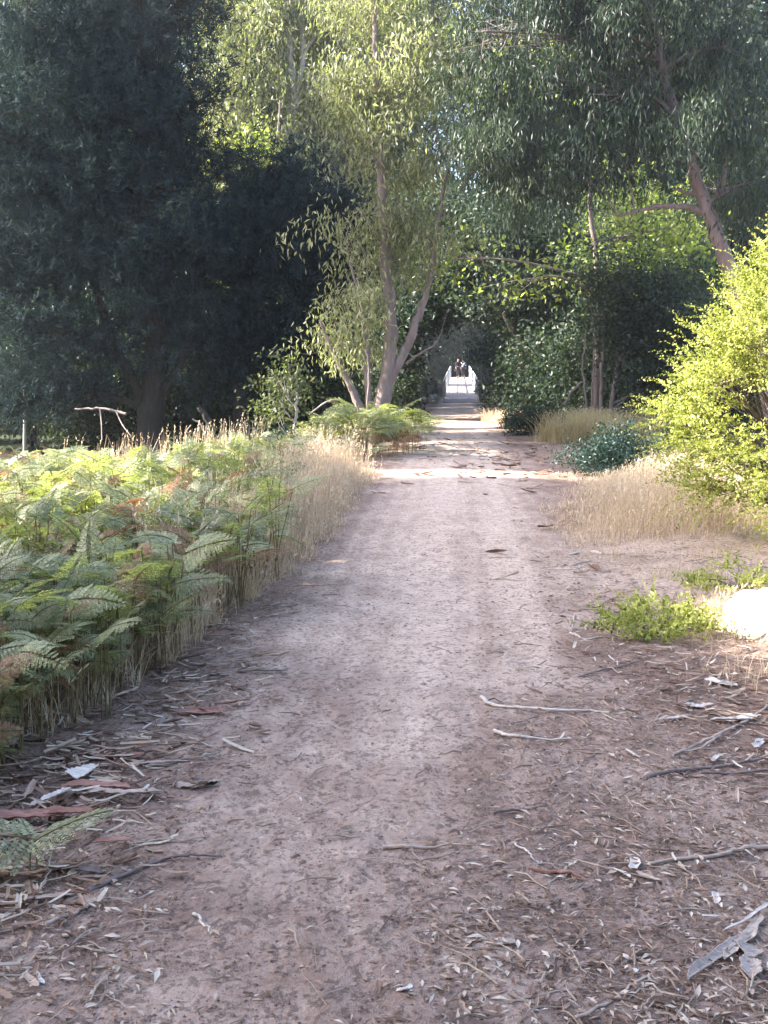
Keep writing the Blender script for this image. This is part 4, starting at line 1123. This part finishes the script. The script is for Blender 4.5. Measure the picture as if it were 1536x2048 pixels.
bark_debris(g, 160, 1.5, 6.6, .3, .8, mb, (.03, .12), (.006, .02), (.3, 1.))
bark_debris(g, 260, 1.6, 20, 1.0, 4, mb, (.08, .3), (.02, .06), (.2, .9))
tag(mb.build('bark_chips', M['litter']), 'small chips of shed bark heaped along both track edges', 'bark chips', kind='stuff')

# ------------------------------------------------------------------ bridge
def bridge():
    c0 = np.array([3.82, 55.0]); dv = nrm(np.array([3.38, 50.0])); nv = np.array([dv[1], -dv[0]])
    Lb = 54.0
    def hz(s): return .04 + 1.0 * min(max(s, 0), 47) / 47
    def P(s, w, z): q = c0 + dv * s + nv * w; return np.array([q[0], q[1], hz(s) + z])
    root = empty('footbridge', (c0[0], c0[1], 0), 'pale timber footbridge with white handrails at the end of the track', 'bridge')
    W = .86
    # deck boards as one surface
    mb = MB(); s = 0; g = np.random.default_rng(5)
    while s < Lb:
        a, b, c, d = P(s, -W, 0), P(s, W, 0), P(s + .135, W, 0), P(s + .135, -W, 0); dn = np.array([0, 0, -.05])
        V = [a, b, c, d, a + dn, b + dn, c + dn, d + dn]
        mb.add(V, [[0, 1, 2, 3], [4, 7, 6, 5], [0, 4, 5, 1], [1, 5, 6, 2], [2, 6, 7, 3], [3, 7, 4, 0]], None, 0, g.random()); s += .145
    mb.build('deck', M['deck'], root)
    for sg in (-1, 1):
        mb = MB()
        st = np.linspace(0, Lb, 40)
        tube(mb, [P(q, sg * (W + .08), -.2) for q in st], [.13] * 40, 6, 0, .5)
        mb.build('girder', M['timber'], root)
        for hgt, r, nm in ((1.02, .04, 'handrail'), (.55, .022, 'mid_rail')):
            mb = MB(); tube(mb, [P(q, sg * (W + .02), hgt) for q in st], [r] * 40, 8, 0, .6); mb.build(nm, M['white'], root, True)
        for k in range(15):
            q = k * Lb / 14; mb = MB()
            tube(mb, [P(q, sg * (W + .02), -.15), P(q, sg * (W + .02), 1.03)], [.032, .032], 6, 0, .5); mb.build('rail_post', M['white'], root)
    for k in range(5):
        q = 6 + k * 10
        for sg in (-1, 1):
            a = P(q, sg * .7, -.25); mb = MB(); tube(mb, [np.array([a[0], a[1], float(gh(a[0], a[1])) - .3]), a], [.15, .15], 8, 0, .5); mb.build('pier', M['timber'], root)
    # side walls of the abutment
    # timber fences either side of the bridge head
    def fence(label, w0, w1, y, rails, seed):
        r = empty('timber_fence', P(y, w0, -.04 - hz(y)), label, 'fence')
        n = 4
        for k in range(n):
            w = w0 + (w1 - w0) * k / (n - 1); a = P(y, w, 0); a[2] = float(gh(a[0], a[1])) - .1
            mb = MB(); box(mb, a + [0, 0, .62], (.17, .15, 1.24), None, 0, .3 + .2 * (k % 3)); mb.build('post', M['timber'], r)
        for z, h in rails:
            mb = MB(); a, b = P(y, w0, 0), P(y, w1, 0); m = (a + b) / 2; ang = math.atan2(b[1] - a[1], b[0] - a[0]); c, s_ = math.cos(ang), math.sin(ang)
            m[2] = z; box(mb, m - np.array([dv[0], dv[1], 0]) * .1, (abs(w1 - w0) + .15, .045, h), [[c, -s_, 0], [s_, c, 0], [0, 0, 1]], 0, .7); mb.build('rail', M['timber'], r)
    fence('grey timber fence with wide rails right of the bridge head', 1.25, 3.0, .15, [(1.0, .2), (.62, .22), (.25, .14)], 1)
    fence('low grey timber fence left of the bridge head', -1.25, -2.6, .15, [(.95, .12), (.5, .14)], 2)
    # pole left of the bridge and stones at its foot
    a = P(8, -1.9, 0); a[2] = float(gh(a[0], a[1])) - .1; t = at(892, 700, a[1]); t[0] = a[0]
    mb = MB(); tube(mb, [a, (a + t) / 2, t], [.09, .085, .08], 8, 0, .8)
    tag(mb.build_at('pole', M['deck'], a, True), 'slim grey pole rising behind the left bridge rail', 'pole')
    for k, (w, y, sc, lab) in enumerate([(-1.35, -.7, .26, 'grey stone at the left foot of the bridge nearest the deck'), (-1.85, -.3, .2, 'smaller grey stone further left of the bridge foot'), (1.75, -.6, .22, 'grey stone block at the right foot of the bridge')]):
        b = P(y, w, 0); b[2] = float(gh(b[0], b[1])); gg = np.random.default_rng(500 + k); V = []; nu, nvv = 12, 7
        for j in range(nvv + 1):
            th = math.pi * j / nvv
            for i in range(nu):
                an = 2 * math.pi * i / nu; V.append(np.array([math.sin(th) * math.cos(an), math.sin(th) * math.sin(an), math.cos(th) + .7]) * sc * (1 + .1 * gg.normal()))
        mb = MB(); mb.add(np.array(V) + b, [[j * nu + i, (j + 1) * nu + i, (j + 1) * nu + (i + 1) % nu, j * nu + (i + 1) % nu] for j in range(nvv) for i in range(nu)])
        tag(mb.build_at('stone', M['stone'], b), lab, 'stone')
    return P
BP = bridge()

# ------------------------------------------------------------------ people on the bridge
def person(loc, yaw, label, top_mat, leg_mat, stride, seed, H=1.74):
    """skinned body as one surface; clothes and hair as children"""
    k = H / 1.74
    def skin(name, verts, edges, rad, mat, parent, sub=2):
        me = bpy.data.meshes.new(name); me.from_pydata([tuple(np.array(v) * k) for v in verts], edges, []); me.update()
        o = bpy.data.objects.new(name, me); COL.objects.link(o)
        if parent: o.parent = parent
        m = o.modifiers.new('Skin', 'SKIN'); me.skin_vertices or None
        if not me.skin_vertices: me.attributes.new  # layer is made by the modifier below
        return o
    def build(name, verts, edges, rad, mat, parent):
        me = bpy.data.meshes.new(name); me.from_pydata([tuple(float(c) * k for c in v) for v in verts], edges, []); me.update()
        o = bpy.data.objects.new(name, me); COL.objects.link(o)
        if parent: o.parent = parent
        bpy.context.view_layer.objects.active = o
        o.modifiers.new('Skin', 'SKIN')
        for i, r in enumerate(rad):
            sv = me.skin_vertices[0].data[i]; r = r if isinstance(r, tuple) else (r, r); sv.radius = (r[0] * k, r[1] * k)
        me.skin_vertices[0].data[0].use_root = True
        s = o.modifiers.new('Subdivision', 'SUBSURF'); s.levels = 2; s.render_levels = 2
        me.materials.append(mat); return o
    a = stride
    V = [(0, 0, .95), (0, 0, 1.12), (0, 0, 1.34), (0, -.01, 1.46), (0, -.02, 1.54), (0, -.03, 1.62), (0, -.03, 1.70),
         (-.09, 0, .92), (-.10, -a * .5, .50), (-.10, -a * .8 + .1 * (a > 0), .09), (-.10, -a * .8 - .10, .04),
         (.09, 0, .92), (.10, a * .35, .50), (.10, a * .9 + .05, .12), (.10, a * .9 - .08, .04),
         (-.18, 0, 1.40), (-.23, .05, 1.12), (-.22, -.10, .90), (.18, 0, 1.40), (.23, -.03, 1.12), (.22, .12, .91)]
    E = [(0, 1), (1, 2), (2, 3), (3, 4), (4, 5), (5, 6), (0, 7), (7, 8), (8, 9), (9, 10), (0, 11), (11, 12), (12, 13), (13, 14), (2, 15), (15, 16), (16, 17), (2, 18), (18, 19), (19, 20)]
    Rr = [(.15, .11), (.13, .10), (.16, .11), .055, .06, (.085, .10), .07, .085, .06, .042, .035, .085, .06, .042, .035, .06, .045, .032, .06, .045, .032]
    # fingers on each hand
    for hand, sgn in ((17, -1), (20, 1)):
        h = np.array(V[hand]); pal = h + np.array([0, -.02, -.05]); i0 = len(V); V.append(tuple(pal)); E.append((hand, i0)); Rr.append((.035, .018))
        for f in range(4):
            L = (.065, .075, .07, .055)[f]; b = pal + np.array([0, -.03 + .02 * f, -.035]); i1 = len(V)
            V.append(tuple(b)); V.append(tuple(b + np.array([-sgn * .01, 0, -L]))); E += [(i0, i1), (i1, i1 + 1)]; Rr += [.009, .007]
        i1 = len(V); b = pal + np.array([-sgn * .005, -.045, -.005]); V.append(tuple(b)); V.append(tuple(b + np.array([0, -.02, -.04]))); E += [(i0, i1), (i1, i1 + 1)]; Rr += [.010, .008]
    body = build('person', V, E, Rr, M['skin'], None)
    body.location = tuple(loc); body.rotation_euler = (0, 0, yaw); tag(body, label, 'person', 'walkers on the bridge')
    build('top', [(0, 0, 1.0), (0, 0, 1.15), (0, 0, 1.35), (0, -.01, 1.45), (-.185, 0, 1.40), (-.235, .05, 1.12), (-.225, -.06, .97), (.185, 0, 1.40), (.235, -.03, 1.12), (.225, .08, .98)],
          [(0, 1), (1, 2), (2, 3), (2, 4), (4, 5), (5, 6), (2, 7), (7, 8), (8, 9)], [(.175, .13), (.165, .13), (.19, .135), .075, .08, .06, .048, .08, .06, .048], top_mat, body)
    build('trousers', [V[0], V[7], V[8], (V[9][0], V[9][1], .14), V[11], V[12], (V[13][0], V[13][1], .17)], [(0, 1), (1, 2), (2, 3), (0, 4), (4, 5), (5, 6)], [(.17, .13), .105, .078, .06, .105, .078, .06], leg_mat, body)
    for q, w in ((9, 10), (13, 14)):
        build('shoe', [(V[q][0], V[q][1] + .03, .05), (V[w][0], V[w][1] - .05, .045)], [(0, 1)], [.05, .042], M['cloth_dark'], body)
    build('hair', [(0, .005, 1.62), (0, -.01, 1.70), (0, -.03, 1.735)], [(0, 1), (1, 2)], [.085, .098, .07], M['hair'], body)
    mb = MB()
    for e in (-1, 1): box(mb, np.array([e * .032, -.122, 1.655]) * k, (.02, .012, .012))
    f = mb.build('eyes', M['hair'], None); f.parent = body
    mb = MB(); box(mb, np.array([0, -.128, 1.63]) * k, (.02, .03, .035)); box(mb, np.array([0, -.118, 1.59]) * k, (.045, .01, .01)); f = mb.build('nose_and_mouth', M['skin'], None); f.parent = body
    for e in (-1, 1):
        mb = MB(); box(mb, np.array([e * .088, -.03, 1.64]) * k, (.015, .035, .055)); f = mb.build('ear', M['skin'], None); f.parent = body
p = BP(46, -.18, 0); person(p, .07 * 0 + .1, 'walker in dark clothes on the left side of the bridge deck', M['cloth_dark'], M['cloth_dark'], .28, 1)
p = BP(50, .30, 0); person(p, -.1, 'walker in a pale blue top and dark trousers right of the dark figure', M['cloth_pale'], M['cloth_dark'], .18, 2, 1.68)

# ------------------------------------------------------------------ unseen gums left of the frame, crowns shaped to shade track, leave sun bands
def shade_tree(x, y, z0, z1, rx, ry, label, seed, ncl=1500):
    b = np.array([x, y, float(gh(x, y)) - .1]); blobs = []
    for i in (-1, 0, 1):
        for j in (-1, -.33, .33, 1):
            blobs.append((x + i * rx * .5, y + j * ry * .72, (z0 + z1) / 2, rx * .62, ry * .42, (z1 - z0) * .5))
    tree('gum_tree', label, 'gum tree', [([b, b + [.2, 0, z0 * .5], b + [0, .2, z0], b + [.1, 0, (z0 + z1) / 2]], .26, .08)], blobs, 'gum', M['gum_dark'], M['bark_gum'], ncl, 24, seed, 'unseen shade gums left of the view', size=1.4, gap=.95, twigs=.1, shell=3, clump=1)
SHADE = [(-12, 13.2, 9.5, 11.8, 1.1, 2.6), (-12, 10.1, 10.0, 11.4, 1.1, 1.9), (-12, 6.5, 9.4, 10.0, .9, 1.25), (-12, 3.6, 6.4, 10.3, 1.6, 1.6), (-11, 2.4, 4.6, 13.0, 2.3, 2.4), (-11, -1.8, 4.6, 13.0, 2.3, 2.6), (-14, 21.6, 13.4, 16.5, 1.6, 2.8), (-14, 19.4, 11.4, 14.2, 1.2, 1.0)]
for k, q in enumerate(SHADE):
    shade_tree(*q, 'unseen gum beyond the left side of the view, crown shaped to shade the track', 601 + k, 1500)

g = np.random.default_rng(99)
for i in range(11):  # unseen trees behind the camera, added to block low sky light
    a = math.radians(-155 + i * 13); r = 15 + g.uniform(-1.5, 1.5)
    x, y = r * math.cos(a), r * math.sin(a) + 1
    k = int(g.integers(3)); s = g.uniform(.7, .85)
    copy_thing(protos[k], (x, y, float(gh(x, y)) - .1), g.random() * 6.28, (s, s, s), 'unseen gum tree added behind the viewer to dim low sky light', 'unseen gums added behind the viewer')
# ------------------------------------------------------------------ air
def haze(den):
    mb = MB(); box(mb, (0, 95, 14), (330, 250, 36)); o = mb.build('haze', None or M['water'])  # air volume added to lift dark tones like lens veil
    m, nt, out = newmat('haze_air'); v = nt.nodes.new('ShaderNodeVolumePrincipled')
    v.inputs['Color'].default_value = (.93, .95, 1, 1); v.inputs['Density'].default_value = den; v.inputs['Anisotropy'].default_value = .55
    nt.links.new(v.outputs[0], out.inputs['Volume']); o.data.materials.clear(); o.data.materials.append(m)
    tag(o, 'thin pale haze added to lift the dark tones', 'haze', kind='stuff')
HAZE = .0006
if HAZE: haze(HAZE)

# ------------------------------------------------------------------ light, camera
EL, AZ = math.radians(38), math.radians(-87)     # azimuth from +y, negative = left
sun = bpy.data.lights.new('sun', 'SUN'); sun.energy = 5; sun.angle = math.radians(.5); sun.color = (1, .93, .80)
so = bpy.data.objects.new('sun', sun); COL.objects.link(so)
sv = Vector((math.sin(AZ) * math.cos(EL), math.cos(AZ) * math.cos(EL), math.sin(EL)))
so.rotation_euler = sv.to_track_quat('Z', 'Y').to_euler(); so.location = (-20, 10, 30)
w = bpy.data.worlds.new('World'); scene.world = w; w.use_nodes = True; nt = w.node_tree; nt.nodes.clear()
sky = nt.nodes.new('ShaderNodeTexSky'); sky.sky_type = 'NISHITA'; sky.sun_disc = False; sky.sun_elevation = EL; sky.sun_rotation = AZ; sky.dust_density = 2.5; sky.air_density = .9; sky.ozone_density = 1.0
bg = nt.nodes.new('ShaderNodeBackground'); bg.inputs[1].default_value = .12; out = nt.nodes.new('ShaderNodeOutputWorld')
nt.links.new(sky.outputs[0], bg.inputs[0]); nt.links.new(bg.outputs[0], out.inputs[0])

cam = bpy.data.cameras.new('camera'); co = bpy.data.objects.new('camera', cam); COL.objects.link(co)
co.location = (0, 0, EYE); co.rotation_euler = (math.pi / 2 - PITCH, 0, 0)
cam.sensor_fit = 'VERTICAL'; cam.sensor_height = 36; cam.lens = F * 36 / 2048; cam.clip_end = 1500; cam.clip_start = .05
scene.camera = co
scene.view_settings.view_transform = 'Standard'; scene.view_settings.look = 'None'; scene.view_settings.exposure = 2.78; scene.view_settings.gamma = 1
scene.cycles.max_bounces = 8; scene.cycles.diffuse_bounces = 4; scene.cycles.transmission_bounces = 6; scene.cycles.use_denoising = True
